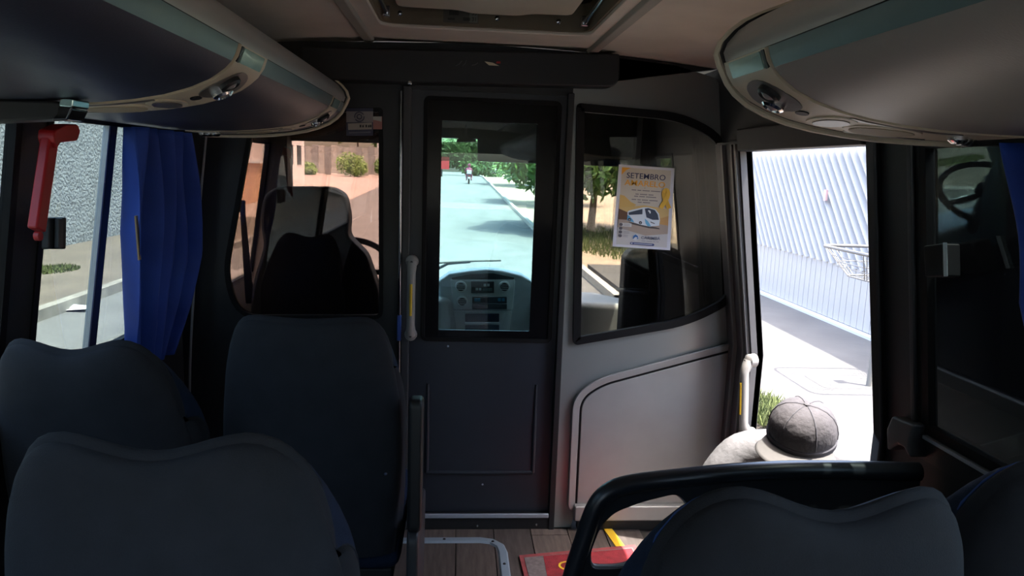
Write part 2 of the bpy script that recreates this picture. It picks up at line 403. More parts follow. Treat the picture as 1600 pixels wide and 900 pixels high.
# ================================================================== PARTITION (wall_front)
def pp(pts, Y=YP): return [at(x, y, Y) for x, y in pts]
TH = .035
hole_l = round_poly(pp([(396, 170), (597, 170), (597, 497), (372, 497), (349, 430)]), [.04, .012, .03, .12, .12], 6)
hole_r = round_poly(pp([(902, 163), (1065, 178), (1134, 215), (1148, 330), (1148, 468), (1075, 506), (896, 537)]), [.015, .09, .12, .2, .08, .2, .02], 6)
def panel_with_hole(outer_pts, hole, Y0, th, name, m, parent, bevel=.0):
    bm = bmesh.new()
    vo = [bm.verts.new(p) for p in outer_pts]; eo = [bm.edges.new((vo[i], vo[(i + 1) % len(vo)])) for i in range(len(vo))]
    es = list(eo)
    if hole:
        vi = [bm.verts.new(p) for p in hole]; es += [bm.edges.new((vi[i], vi[(i + 1) % len(vi)])) for i in range(len(vi))]
    r = bmesh.ops.triangle_fill(bm, use_beauty=True, use_dissolve=False, edges=es, normal=(0, -1, 0))
    fs = [f for f in r['geom'] if isinstance(f, bmesh.types.BMFace)]
    e = bmesh.ops.extrude_face_region(bm, geom=fs)
    bmesh.ops.translate(bm, verts=[v for v in e['geom'] if isinstance(v, bmesh.types.BMVert)], vec=(0, th, 0))
    bmesh.ops.recalc_face_normals(bm, faces=bm.faces)
    me = bpy.data.meshes.new(name); bm.to_mesh(me); bm.free(); me.materials.append(m)
    o = bpy.data.objects.new(name, me); COL.objects.link(o)
    if bevel:
        b = o.modifiers.new('bevel', 'BEVEL'); b.width = bevel; b.segments = 3; b.limit_method = 'ANGLE'; b.angle_limit = .9
    if parent is not None: o.parent = parent; o.location = -parent_loc(parent)
    return o
xdl, xdr = -.190, .418         # doorway
def wallx(s, z): return XC + s * (hw(z) - .002)
outl = [Vector((wallx(-1, -.02), YP, -.02)), Vector((xdl, YP, -.02)), Vector((xdl, YP, 1.71)), Vector((xdr, YP, 1.71)), Vector((xdr, YP, 1.745)),
        Vector((.95, YP, 1.83)), Vector((.6, YP, 1.862)), Vector((.045, YP, 1.88)), Vector((-.6, YP, 1.858)), Vector((-.86, YP, 1.835)),
        Vector((wallx(-1, 1.53), YP, 1.53)), Vector((wallx(-1, .8), YP, .8))]
wf = struct(panel_with_hole(outl, hole_l, YP, TH, 'wall_front', LINING, None), 'dark bulkhead between the driver cab and the seats', 'wall')
# silver panel right of the doorway
outr = [Vector((xdr, YP, .0)), Vector((xdr + .075, YP, .0)), Vector((xdr + .085, YP, .045)), Vector((wallx(1, .05), YP, .045)), Vector((wallx(1, .8), YP, .8)), Vector((wallx(1, 1.4), YP, 1.4)), *pp([(1160, 270), (1146, 190), (1134, 145), (1118, 122)]),
        Vector((.80, YP, 1.838)), Vector((.55, YP, 1.858)), Vector((xdr, YP, 1.862))]
rp = panel_with_hole(outr, hole_r, YP - .012, TH + .01, 'silver_panel', SILVER, wf, .006)
def outline_band(outer, d, y, th, name, m, parent, bevel=.002):
    o_ = [Vector((p.x, y, p.z)) for p in outer]; return MB().ring(o_, inset(o_, d), (0, th, 0)).build(name, m, parent, bevel=bevel)
outline_band(inset(hole_r, -.004), .030, YP - .016, .02, 'window_surround', RUBBER, wf)
outline_band(inset(hole_l, -.004), .016, YP - .004, .02, 'window_surround', RUBBER, wf)
# raised band and access panel under the right window
acc = round_poly(pp([(899, 787), (907, 622), (940, 600), (1158, 542), (1166, 600), (1120, 787)]), [.012, .07, .05, .03, .02, .02], 6)
band = inset(acc, -.034)
MB().ring([Vector((p.x, YP - .022, p.z)) for p in band], [Vector((p.x, YP - .018, p.z)) for p in inset(acc, -.004)], (0, .012, 0)).build('raised_band', SILVER2, wf, bevel=.004)
MB().prism([Vector((p.x, YP - .020, p.z)) for p in inset(acc, .003)], (0, .012, 0)).build('access_panel', SILVER2, wf, bevel=.003)
MB().ring([Vector((p.x, YP - .017, p.z)) for p in inset(acc, -.003)], [Vector((p.x, YP - .017, p.z)) for p in inset(acc, .003)], (0, .006, 0)).build('panel_gap', RUBBER, wf)
lg = at(897, 789, YP - .03); lg2 = at(1030, 812, YP - .03)
MB().b2((lg.x, YP - .045, lg2.z), (1.10, YP - .01, lg.z)).build('panel_ledge', SILVER2, wf, bevel=.008)
MB().b2((lg.x + .02, YP - .02, 0), (1.08, YP + .02, lg2.z)).build('kick_plate', BLACK, wf)
# header box over the doorway
hb = round_poly(pp([(470, 72), (969, 84), (969, 136), (640, 129), (470, 124)], 2.62), [.01, .01, .05, .0, .01], 6)
hdr = MB().prism(hb, (0, .09, 0)).build('header_box', BLACK, wf, bevel=.008, bseg=3)
e0 = at(712, 100, 2.617)
EM = mat('emblem_grey', (.10, .10, .11), .4)
for k, (xa, ya, xb, yb) in enumerate([(712, 103, 722, 95), (723, 103, 729, 94), (737, 102, 747, 98)]):
    p = at(xa, ya, 2.616); q = at(xb, yb, 2.616); MB().tube([p, (p + q) / 2 + Vector((.002, 0, -.002)), q], .0016, 6).build('emblem_stroke', EM, hdr)
MB().prism([at(x, y, 2.6195) for x, y in [(757, 96), (770, 98), (780, 103), (764, 102)]], (0, -.002, 0)).build('emblem_swoosh', CREAM, hdr)
MB().prism([at(x, y, 2.6195) for x, y in [(776, 96), (782, 96), (782, 99.5), (775, 99)]], (0, -.002, 0)).build('emblem_square', REDP, hdr)
MB().lathe([(.007, 0), (.007, .003), (.003, .006)], at(640, 130, 2.60), (0, -1, 0), 12).build('header_screw', CHROME, wf, smooth=True)
# partition panes
def loop_pane(loop, y, name, m, label, n_):
    o = MB().prism([Vector((p.x, y, p.z)) for p in loop], (0, .004, 0)).build(name, m)
    return struct(o, label, 'window')
loop_pane(hole_l, YP + .012, 'window_10', GL_WARM, 'rose-tinted partition pane behind the driver seat', 0)
loop_pane(hole_r, YP + .004, 'window_11', GL_RIGHT, 'curved partition pane holding the yellow ribbon poster', 0)
# ---- door_1 in the doorway
dr = empty('door_1', ((xdl + xdr) / 2, YP, .07), 'dark slate partition door with a tall blue-green window', 'door', kind='structure')
yd = YP + .012
dl = [Vector((xdl + .008, yd, .064)), Vector((xdr - .008, yd, .064)), Vector((xdr - .008, yd, 1.718)), Vector((xdl + .008, yd, 1.718))]
dh = round_poly(pp([(662, 160), (868, 160), (868, 528), (662, 528)], yd), .012, 4)
# pixel loops keep the window squared up in the door
wx0, wx1, wz0, wz1 = at(664, 340, yd).x, at(866, 340, yd).x, at(760, 530, yd).z, at(760, 158, yd).z
dh = round_poly([Vector((wx0, yd, wz0)), Vector((wx1, yd, wz0)), Vector((wx1, yd, wz1)), Vector((wx0, yd, wz1))], .014, 4)
panel_with_hole(dl, dh, yd, .03, 'door_leaf', DOORM, dr, .004)
cx0, cx1, cz0, cz1 = at(688, 340, yd).x, at(834, 340, yd).x, at(760, 516, yd).z, at(760, 191, yd).z
ci = round_poly([Vector((cx0, yd, cz0)), Vector((cx1, yd, cz0)), Vector((cx1, yd, cz1)), Vector((cx0, yd, cz1))], .004, 4)
MB().ring([p + Vector((0, -.004, 0)) for p in inset(dh, -.006)], [p + Vector((0, -.004, 0)) for p in ci], (0, .003, 0)).build('window_border', mat('printed_black_border', (.005, .005, .006), .15, spec=.2), dr)
MB().ring([p + Vector((0, -.008, 0)) for p in inset(dh, -.010)], [p + Vector((0, -.008, 0)) for p in inset(dh, .006)], (0, .012, 0)).build('window_gasket', RUBBER, dr, bevel=.002)
MB().prism([p + Vector((0, .010, 0)) for p in dh], (0, .004, 0)).build('door_pane', GL_DOOR, dr)
ex0, ex1, ez0, ez1 = at(668, 650, yd).x, at(836, 650, yd).x, at(750, 738, yd).z, at(750, 600, yd).z
er = round_poly([Vector((ex0, yd - .004, ez0)), Vector((ex1, yd - .004, ez0)), Vector((ex1, yd - .004, ez1)), Vector((ex0, yd - .004, ez1))], .02, 4)
for a, b in (((ex0, ez0), (ex1, ez0)), ((ex0, ez0), (ex0, ez1)), ((ex1, ez0), (ex1, ez1))):
    MB().tube([(a[0], yd + .001, a[1]), ((a[0] + b[0]) / 2, yd + .001, (a[1] + b[1]) / 2), (b[0], yd + .001, b[1])], [.008, .009, .005 if a[0] == b[0] else .008], 10).build('embossed_bead', DOORM, dr, smooth=True)
for x, y in ((754, 757), (700, 541)): MB().lathe([(.004, 0), (.003, .002)], at(x, y, yd - .002), (0, -1, 0), 10).build('screw', ALU, dr)
for x0, x1, nm in ((xdl - .012, xdl + .018, 'door_jamb'), (xdr - .020, xdr + .004, 'door_jamb')):
    MB().b2((x0, YP - .018, .0), (x1, YP + .03, 1.72)).build(nm, DARK if nm == 'door_jamb' and x0 < 0 else BLACK, dr, bevel=.004)
MB().b2((xdl, YP - .012, .0), (xdr, YP + .03, .066)).build('threshold', BLACK, dr, bevel=.004)
MB().b2((xdl + .02, YP - .02, .052), (xdr - .02, YP - .01, .07)).build('threshold_edge', ALU, dr, bevel=.003)
for x, y in ((746, 822), (838, 820)): MB().lathe([(.005, 0), (.003, .003)], at(x, y, YP - .013), (0, -1, 0), 10).build('screw', CHROME, dr)

# ---- grab handles
def grab(name, pa, pb, out, label, wd=.016, side=(0, -1, 0)):
    pa, pb, out = Vector(pa), Vector(pb), Vector(out)
    h = empty(name, pb, label, 'handle', 'grey grab handles with a yellow strip')
    pts = []; n = 14
    for i in range(n + 1):
        q = i / n; lift = min(1, math.sin(math.pi * q) * 2.2)
        pts.append(pa.lerp(pb, q) + out * (.55 + .45 * lift))
    MB().tube(pts, [wd * (1.15 if i in (0, n, 1, n - 1) else 1) for i in range(n + 1)], 12).build('grip', GREYH, h, smooth=True)
    dv = out.normalized()
    MB().tube([p + dv * (wd * .80) for p in pts[4:11]], .006, 8).build('yellow_strip', YEL, h, smooth=True)
    for p in (pa, pb):
        g = MB(); g.lathe([(wd * 1.5, 0), (wd * 1.4, out.length * .6), (wd * .9, out.length * .75)], p, dv, 16); g.build('mount', GREYH, h, smooth=True)
        MB().lathe([(.005, 0), (.005, .002)], p + dv * (out.length * .55 + wd * 1.05), dv, 10).build('screw', BLACK, h)
    return h
grab('grab_rail', at(644, 408, 2.66), at(642, 522, 2.66), (0, -.03, 0), 'upright grab handle with yellow strip left of the partition door')
ga, gb = atX(1172, 570, 1.02), atX(1164, 680, 1.04)
grab('grab_rail', (1.06, ga.y + .06, ga.z), (1.075, ga.y + .05, gb.z), (-.04, -.012, 0), 'upright grab handle with yellow strip at the entrance doorway')
mb = MB(); a, b = at(627, 60, 2.64), at(631, 640, 2.64); px_ = -.207
mb.tube([(px_, 2.675, .0), (px_, 2.675, .9), (px_, 2.675, 1.70)], .006, 14)
po = mb.build('grab_pole', mat('dark_chrome', (.35, .36, .38), .12, metal=1), smooth=True); tag(po, 'slim chrome pole running up the wall beside the partition door', 'pole')
bk = MB(); bk.box((px_, 2.682, .83), (.016, .03, .10)).build('pole_bracket', mat('bracket_blue', (.05, .10, .35), .3), po, bevel=.004)

# ================================================================== LUGGAGE RACKS
# profile (half width from the centre line, height), from the lining at the ceiling round the tube to the wall
TP = [(.90, 1.80), (.60, 1.765), (.505, 1.728)]
tube_prof = [(.505, 1.728), (.482, 1.715), (.462, 1.700), (.447, 1.682), (.441, 1.664), (.447, 1.648)]
flap_prof = [(.447, 1.648), (.452, 1.632), (.459, 1.618), (.474, 1.602), (.50, 1.584), (.535, 1.568), (.58, 1.554), (.63, 1.544), (.69, 1.536), (.76, 1.530), (.84, 1.527), (.945, 1.526)]
fl_len = [0]
for a, b in zip(flap_prof[:-1], flap_prof[1:]): fl_len.append(fl_len[-1] + math.dist(a, b))
FLT = fl_len[-1]
def prof(s):
    """point and outward normal on the flap profile at arc length s"""
    s = max(0, min(FLT - 1e-6, s))
    for i in range(len(fl_len) - 1):
        if s <= fl_len[i + 1]:
            q = (s - fl_len[i]) / (fl_len[i + 1] - fl_len[i]); a, b = flap_prof[i], flap_prof[i + 1]
            p = (a[0] + (b[0] - a[0]) * q, a[1] + (b[1] - a[1]) * q)
            # smooth normal
            def nrm(j):
                j = max(0, min(len(flap_prof) - 2, j)); t = (flap_prof[j + 1][0] - flap_prof[j][0], flap_prof[j + 1][1] - flap_prof[j][1]); L = math.hypot(*t); return (t[1] / L, -t[0] / L)
            n0 = nrm(i - 1) if q < .5 else nrm(i); n1 = nrm(i) if q < .5 else nrm(i + 1); qq = q + .5 if q < .5 else q - .5
            n = (n0[0] * (1 - qq) + n1[0] * qq, n0[1] * (1 - qq) + n1[1] * qq); L = math.hypot(*n)
            return p, (n[0] / L, n[1] / L)
def rpt(sd, y, s, off):
    p, n = prof(s); return Vector((XC + sd * (p[0] + n[0] * off), y, p[1] + n[1] * off))
def surf(sd, loop, o0, o1, name, m, parent, smooth=True):
    """patch on the rack skin; loop of (y, s)"""
    n = len(loop); cy = sum(p[0] for p in loop) / n; cs = sum(p[1] for p in loop) / n
    vs = []; fs = []; R = 4
    for k in range(1, R + 1):
        for (y, s) in loop: vs.append(rpt(sd, cy + (y - cy) * k / R, cs + (s - cs) * k / R, o1))
    for (y, s) in loop: vs.append(rpt(sd, y, s, o0))
    c = len(vs); vs.append(rpt(sd, cy, cs, o1))
    for i in range(n):
        j = (i + 1) % n; fs.append((c, i, j))
        for k in range(R): fs.append((k * n + i, (k + 1) * n + i, (k + 1) * n + j, k * n + j))
    return MB().add(vs, fs).build(name, m, parent, smooth=smooth)
def strip(sd, y0, y1, s0, s1, o0, o1, name, m, parent, n=24):
    mb = MB(); vs = []
    for i in range(n + 1):
        s = s0 + (s1 - s0) * i / n
        vs += [rpt(sd, y0, s, o0), rpt(sd, y0, s, o1), rpt(sd, y1, s, o1), rpt(sd, y1, s, o0)]
    fs = []
    for i in range(n):
        for k in range(4): fs.append((i * 4 + k, i * 4 + (k + 1) % 4, i * 4 + 4 + (k + 1) % 4, i * 4 + 4 + k))
    fs += [(0, 1, 2, 3), (4 * n + 3, 4 * n + 2, 4 * n + 1, 4 * n)]
    return mb.add(vs, fs).build(name, m, parent, smooth=True)
def ell(cy, cs, ry, rs, n=24): return [(cy + ry * math.cos(2 * math.pi * k / n), cs + rs * math.sin(2 * math.pi * k / n)) for k in range(n)]
def rr2(y0, y1, s0, s1, r=.01, n=4):
    v = round_poly([Vector((y0, 0, s0)), Vector((y1, 0, s0)), Vector((y1, 0, s1)), Vector((y0, 0, s1))], r, n); return [(p.x, p.z) for p in v]
SB = .034                       # where the upper band ends on the flap
PANEL = mat('cream_service_panel', (.62, .55, .42), .45, var=.05); RECESS = mat('recess_grey', (.16, .15, .14), .35, metal=.3)
LENS = mat('lamp_lens', (.22, .36, .33), .2, var=.15); GRILL = mat('speaker_tan', (.42, .36, .25), .6, bump=.3, bscale=900)
def service_panel(sd, y0, y1, rack, facing):
    """cream strip with call light, reading lamps, speaker and vents; facing=-1 mirrors it in length"""
    sp = strip(sd, y0, y1, .001, .50, -.004, .006, 'service_panel', PANEL, rack)
    w_ = y1 - y0; ym = (y0 + y1) / 2; e = .0065
    surf(sd, rr2(y0 + .1 * w_, y1 - .14 * w_, .004, .031, .004), e - .003, e + .0015, 'call_light', LENS, sp)
    surf(sd, rr2(y0 + .015 * w_, y0 + .08 * w_, .003, .032, .002), e - .003, e + .001, 'slot', BLACK, sp)
    surf(sd, ell(ym, .092, .36 * w_, .048), e - .003, e + .001, 'lamp_bezel', RECESS, sp)
    for k, (dy, ds) in enumerate(((-.12 * w_, .075), (.10 * w_, .104))):
        p, n = prof(ds); c = rpt(sd, ym + dy, ds, e); ax = Vector((sd * n[0], 0, n[1]))
        lamp = MB().lathe([(.021, 0), (.021, .008), (.016, .012), (.014, .008), (.0, .007)], c, ax, 20).build('reading_lamp', CHROME if k else BLACK, sp, smooth=True)
        MB().lathe([(.013, .0085), (.006, .0125), (.0, .0135)], c, ax, 16).build('lamp_eye', mat('lamp_eye', (.3, .29, .3), .15), sp, smooth=True)
    surf(sd, ell(ym, .150, .10 * w_, .010, 14), e - .002, e + .002, 'button', BLACK, sp)
    loop = ell(ym, .205, .40 * w_, .030); surf(sd, loop, e - .002, e + .002, 'vent_ring', CREAM, sp); surf(sd, ell(ym + .02 * w_, .207, .30 * w_, .021), e, e + .0035, 'vent_disc', RECESS, sp)
    surf(sd, ell(ym, .300, .40 * w_, .062, 30), e - .002, e + .002, 'speaker_ring', CREAM, sp); surf(sd, ell(ym, .300, .32 * w_, .052, 30), e, e + .0035, 'speaker_grille', GRILL, sp)
    surf(sd, rr2(y0 + .05 * w_, y0 + .13 * w_, .20, .40, .006), e - .002, e + .0015, 'side_slot', RECESS, sp)
    surf(sd, rr2(y1 - .13 * w_, y1 - .05 * w_, .27, .43, .006), e - .002, e + .0015, 'side_slot', RECESS, sp)
    for k in range(3):
        p, n = prof(.42 + .03 * k); c = rpt(sd, ym - .2 * w_ + .15 * w_ * k, .42 + .028 * k, e); ax = Vector((sd * n[0], 0, n[1]))
        MB().lathe([(.016, 0), (.016, .006), (.010, .012), (.004, .013)], c, ax, 16).build('air_nozzle', CHROME, sp, smooth=True)
    return sp
def rack(sd, yend, panels, flaps, label):
    r = empty('luggage_rack', (XC + sd * .6, yend - .5, 1.53), label, 'luggage rack', 'overhead luggage racks')
    y0 = YB + .05
    def ext(pr, a, b, th, name, m, cap=True, inward=True):
        mb = MB(); n = len(pr); vs = []
        for y in (a, b):
            for p in pr: vs.append((XC + sd * p[0], y, p[1]))
            for p in pr: vs.append((XC + sd * (p[0] + th * .7), y, p[1] + th * .9))
        fs = []
        for i in range(n - 1):
            fs += [(i, i + 1, 2 * n + i + 1, 2 * n + i), (n + i, 3 * n + i, 3 * n + i + 1, n + i + 1), (i, n + i, n + i + 1, i + 1), (2 * n + i, 2 * n + i + 1, 3 * n + i + 1, 3 * n + i)]
        fs += [(0, 2 * n, 3 * n, n), (n - 1, 2 * n - 1, 4 * n - 1, 3 * n - 1)]
        return mb.add(vs, fs).build(name, m, r, smooth=True)
    # body: closed section behind the skin
    body = [(.90, 1.80)] + [(.60, 1.768)] + [(p[0] + .006, p[1]) for p in tube_prof] + [(p[0] + .004, p[1] + .006) for p in flap_prof[1:]]
    mb = MB(); n = len(body)
    mb.prism([Vector((XC + sd * p[0], y0, p[1])) for p in body], (0, yend - .012 - y0, 0)); mb.build('rack_body', BLACK, r)
    ext([(.60, 1.766)] + tube_prof, y0, yend - .004, .006, 'tube_profile', TUBE)
    for (a, b) in flaps:
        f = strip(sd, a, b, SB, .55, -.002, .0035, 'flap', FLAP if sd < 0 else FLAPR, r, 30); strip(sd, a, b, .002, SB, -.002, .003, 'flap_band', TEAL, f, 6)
    for (a, b) in panels: service_panel(sd, a, b, r, 1)
    # end ring
    po_ = [(.60, 1.772), (.505, 1.734), (.478, 1.720), (.456, 1.703), (.439, 1.683), (.433, 1.662), (.440, 1.645), (.449, 1.628), (.458, 1.612), (.474, 1.594), (.50, 1.575), (.535, 1.559), (.58, 1.545), (.63, 1.535), (.69, 1.527), (.76, 1.521), (.84, 1.518), (.935, 1.517)]
    MB().tube([(XC + sd * p[0], yend, p[1]) for p in po_], .007, 8).build('end_ring', CREAM, r, smooth=True)
    MB().prism([Vector((XC + sd * (p[0] + .003), yend - .012, p[1] + .003)) for p in [(.93, 1.80)] + po_], (0, .012, 0)).build('end_cap', BLACK, r)
    return r
rack(-1, 2.63, [(1.395, 1.575), (2.39, 2.53)], [(.45, 1.385), (1.582, 2.382), (2.537, 2.61)], 'dark blue overhead luggage rack above the blue curtain and side windows')
rack(1, 1.36, [(1.165, 1.343)], [(.10, 1.158), (-1.2, .09)], 'overhead luggage rack, flaps tinted door-lit grey, ending at the entrance doorway')

# ================================================================== SEATS
GUSS = mat('seat_side_black', (.008, .009, .012), .8, spec=.3)
def seat(name, label, loc, W=.43, H=.66, saddle=.028, recline=0, arm=None, zb=.42, pipe=None, rs=.50, ra=.20):
    """coach seat facing forward (+Y); loc = floor point under the backrest"""
    t = empty(name, loc, label, 'seat', 'passenger coach seats')
    L = Vector(loc); tilt = math.tan(math.radians(8 + recline))
    def outline(u, v):
        k = max(0, (v - .55) / .45)
        w_ = W / 2 * (1 - .10 * k ** 2) * (.95 + .05 * min(1, v / .3))
        au = abs(u)
        # top line: two soft shoulders with a dip between, falling away in a big round corner
        dip = .5 + .5 * math.cos(min(1, au / .54) * math.pi)
        fall = 1 - math.sqrt(max(0, 1 - max(0, (au - rs) / (1 - rs)) ** 2.3))
        top = H - saddle * dip - ra * fall
        q = v ** 1.0
        kk = v * v
        return u * w_, v * (H * (1 - kk) + top * kk)
    def pt(u, v, side):
        x, z = outline(u, v)
        e = math.sqrt(max(0, 1 - abs(u) ** 3.5)) * math.sqrt(max(0, 1 - max(0, (v - .5) / .5) ** 4))
        wk = max(0, min(1, (v - .35) / .45)); wing = .055 * (abs(u) ** 3) * wk * wk * (3 - 2 * wk)
        y = (-.045 * e if side < 0 else .062 * e * .6 + .085 * (1 - v ** 5)) + wing * (1 if side > 0 else .6) - z * tilt
        if side < 0: y += .022 * math.cos(u * 1.3) * -1 * min(1, v * 3)
        return L + Vector((x, y + (.0), zb + z))
    N = 28
    def gr(side): return MB().grid(lambda i, j: pt(math.sin((i * 2 - 1) * math.pi / 2), math.sin(j * math.pi / 2), side), N, N)
    gr(1).build('backrest', SEATF, t, smooth=True)
    gr(-1).build('back_cover', SEATB, t, smooth=True)
    for sg in (-1, 1):
        MB().grid(lambda i, j: pt(sg, j, -1).lerp(pt(sg, j, 1), i) + Vector((sg * .010 * math.sin(i * math.pi), 0, 0)), 6, 24).build('side_gusset', GUSS if pipe else SEATB, t, smooth=True)
    MB().grid(lambda i, j: pt(math.sin((i * 2 - 1) * math.pi / 2), 1, -1).lerp(pt(math.sin((i * 2 - 1) * math.pi / 2), 1, 1), j) + Vector((0, 0, .010 * math.sin(j * math.pi))), 28, 6).build('top_gusset', SEATB, t, smooth=True)
    edge = [pt(-1, j / 20, 1) for j in range(21)] + [pt(-1 + 2 * i / 24, 1, 1) for i in range(1, 24)] + [pt(1, 1 - j / 20, 1) for j in range(21)]
    edge = [p + Vector((0, .005, -.002)) for p in edge]
    MB().tube(edge, .0022, 6).build('piping', pipe or SEATB, t, smooth=True)
    c = round_poly([L + Vector(p) for p in ((-W / 2, -.02, zb - .06), (W / 2, -.02, zb - .06), (W / 2, .44, zb - .06), (-W / 2, .44, zb - .06))], .05)
    MB().prism(c, (0, 0, .12)).build('seat_cushion', SEATF, t, bevel=.035, bseg=3)
    MB().b2(L + Vector((-W / 2 + .02, .0, zb - .10)), L + Vector((W / 2 - .02, .42, zb - .055))).build('seat_pan', BLACK, t, bevel=.01)
    for x in (-W / 2 + .05, W / 2 - .05):
        MB().tube([L + Vector((x, .06, 0)), L + Vector((x, .10, .15)), L + Vector((x, .2, zb - .08))], .018, 10).build('leg', BLACK, t, smooth=True)
    if arm:
        s_ = arm; x = s_ * (W / 2 + .022)
        # arm folded up against the backrest: long rounded pad, with the side cover under it
        a = round_poly([L + Vector(p) for p in ((x, -.105, .52), (x, -.025, .50), (x, -.015, .86), (x, -.10, .87))], .025)
        MB().prism(a, (s_ * .036, 0, 0)).build('armrest', BLACK, t, bevel=.010, bseg=3)
        b = round_poly([L + Vector(p) for p in ((x, -.12, .18), (x, .30, .18), (x, .34, .44), (x, .05, .52), (x, -.11, .52))], .03)
        MB().prism(b, (s_ * .03, 0, 0)).build('side_cover', DARK, t, bevel=.008, bseg=3)
        for zq in (.62,): MB().lathe([(.006, 0), (.004, .004)], L + Vector((W / 2 - .03, -.12, zb + .27)), (0, -1, 0), 10).build('snap_button', CHROME, t)
    return t
seat('coach_seat', 'tall coach seat nearest the partition door, flat-topped', (-.350, 1.80, 0), .44, .645, .004, 0, 1, rs=.62, ra=.13)
seat('coach_seat', 'coach seat by the curtain window, left of the flat-topped seat', (-.79, 1.67, 0), .41, .63, .022, 6)
seat('coach_seat', 'nearest coach seat in the bottom left corner', (-.372, .985, 0), .465, .668, .022, 0)
seat('coach_seat', 'wide-topped coach seat behind the black barrier on the entrance side', (.448, .855, 0), .455, .655, .028, 0, pipe=PIPE)
seat('coach_seat', 'coach seat in the bottom right corner by the dark window', (.885, .945, 0), .37, .655, .03, 0, pipe=PIPE)

# ================================================================== BARRIER behind the entrance
br = empty('barrier', (.65, 1.5, 0), 'black padded barrier with a rounded top rail behind the entrance', 'barrier')
YBR = 1.50
rail = [at(880, 960, YBR), at(893, 900, YBR), at(915, 835, YBR), at(928, 795, YBR), at(945, 772, YBR), at(975, 757, YBR), at(1060, 747, YBR), at(1150, 738, YBR), at(1260, 733, YBR), at(1378, 737, YBR)]
rail[-1].x = 1.085
rail = [Vector((rail[0].x - .02, YBR, .0))] + rail
MB().tube(smooth_path(rail), .022, 14).build('top_rail', mat('satin_black_rail', (.014, .016, .02), .3), br, smooth=True)
op = round_poly(pp([(958, 797), (1000, 781), (1056, 767), (1078, 790), (1020, 870), (965, 885), (922, 885), (920, 862), (936, 820)], YBR), .02, 4)
pz = [Vector((p.x, YBR, p.z)) for p in smooth_path(rail, 1)]
po2 = [Vector((p.x, YBR - .012, p.z)) for p in pz] + [Vector((1.085, YBR - .012, 0.02)), Vector((pz[0].x + .1, YBR - .012, .02))]
panel_with_hole(po2, [Vector((p.x, YBR - .012, p.z)) for p in op], YBR, .024, 'barrier_panel', mat('barrier_panel_black', (.010, .011, .014), .5), br)
MB().tube([p for p in op], .0045, 8, True).build('opening_edge', mat('edge_beading', (.25, .25, .24), .4), br, smooth=True)

# ================================================================== CURTAINS
def curtain(name, label, sd, fy0, fy1, z0, z1, pleats, off):
    t = empty(name, (XC + sd * (hw(z1) - off), (fy0(1) + fy1(1)) / 2, z0), label, 'curtain', 'royal blue window curtains')
    def fn(i, j):
        z = z0 + (z1 - z0) * j; y0, y1 = fy0(j), fy1(j); y = y0 + (y1 - y0) * i
        a = .036 * math.sin(i * pleats * 2 * math.pi + 1.2 * math.sin(j * 3)) + .008 * math.sin(i * pleats * 3.3 * math.pi + 2 + j * 2)
        a *= .6 + .6 * (1 - abs(j - .6))
        return Vector((XC + sd * (hw(z) - off - a), y + .006 * math.sin(j * 9 + i * 5), z))
    MB().grid(fn, 90, 30).build('cloth', CURT, t, smooth=True, solid=.002)
    return t
def lerp_tab(tab):
    def f(j):
        for (a, va), (b, vb) in zip(tab[:-1], tab[1:]):
            if j <= b: return va + (vb - va) * (j - a) / (b - a)
        return tab[-1][1]
    return f
cu = curtain('curtain', 'blue curtain gathered at the window left of the driver partition', -1, lerp_tab([(0, 2.10), (.3, 2.04), (.6, 1.99), (1, 1.955)]), lerp_tab([(0, 2.36), (.22, 2.44), (.45, 2.48), (.75, 2.40), (1, 2.29)]), .80, 1.512, 4.2, .068)
ty = atX(196, 372, -.88); MB().box((XC - hw(ty.z) + .098, ty.y + .012, ty.z), (.004, .012, .12), Matrix.Rotation(.06, 3, 'X')).build('tape_strip', mat('tan_tape', (.38, .27, .14), .6), cu)
curtain('curtain', 'blue curtain at the right edge beside the dark window', 1, lerp_tab([(0, .70), (.5, .85), (1, .95)]), lerp_tab([(0, .94), (.2, 1.0), (.35, 1.07), (.6, 1.135), (1, 1.16)]), .86, 1.51, 3.5, .065)

# ================================================================== SMALL FITTINGS
lv = empty('emergency_lever', atX(60, 370, -.87), 'red emergency lever hanging on the black window pillar', 'lever')
a, b = atX(78, 215, -.87), atX(57, 360, -.87)
dv = (b - a).normalized(); yv = Vector((0, 1, 0)); yv = (yv - dv * yv.dot(dv)).normalized(); xv = dv.cross(yv)
def obox(mb, c, ex, ey, ez, h):
    R = Matrix((ex, ey, ez)).transposed(); return mb.box(c, h, R)
obox(MB(), (a + b) / 2, xv, yv, dv, (.022, .036, (b - a).length)).build('lever_arm', REDP, lv, bevel=.005)
obox(MB(), (a + b) / 2 + xv * -.011, xv, yv, dv, (.006, .018, (b - a).length * .9)).build('arm_groove', mat('dark_red', (.16, .008, .012), .5), lv, bevel=.002)
hp = round_poly([atX(x, y, -.885) for x, y in [(59, 203), (78, 194), (97, 193), (102, 204), (97, 219), (70, 222), (63, 232), (58, 216)]], .006)
MB().prism(hp, (.034, 0, 0)).build('lever_head', REDP, lv, bevel=.007)
MB().lathe([(.010, 0), (.010, .01), (.005, .012)], b + dv * .012, xv, 14).build('lever_eye', REDP, lv, smooth=True)
lt = MB().prism([atX(x, y, -.905) for x, y in [(64, 340), (92, 339), (91, 389), (63, 389)]], (.018, 0, 0)).build('window_latch', BLACK, bevel=.004)
tag(lt, 'square black window latch beside the red lever', 'latch')
MB().prism([atX(x, y, -.887) for x, y in [(84, 341), (91, 341), (90, 388), (83, 388)]], (.012, 0, 0)).build('latch_grip', DARK, lt, bevel=.003)
lr = empty('window_latch', (1.0, 1.47, 1.2), 'black window latch with bright edge on the dark window', 'latch')
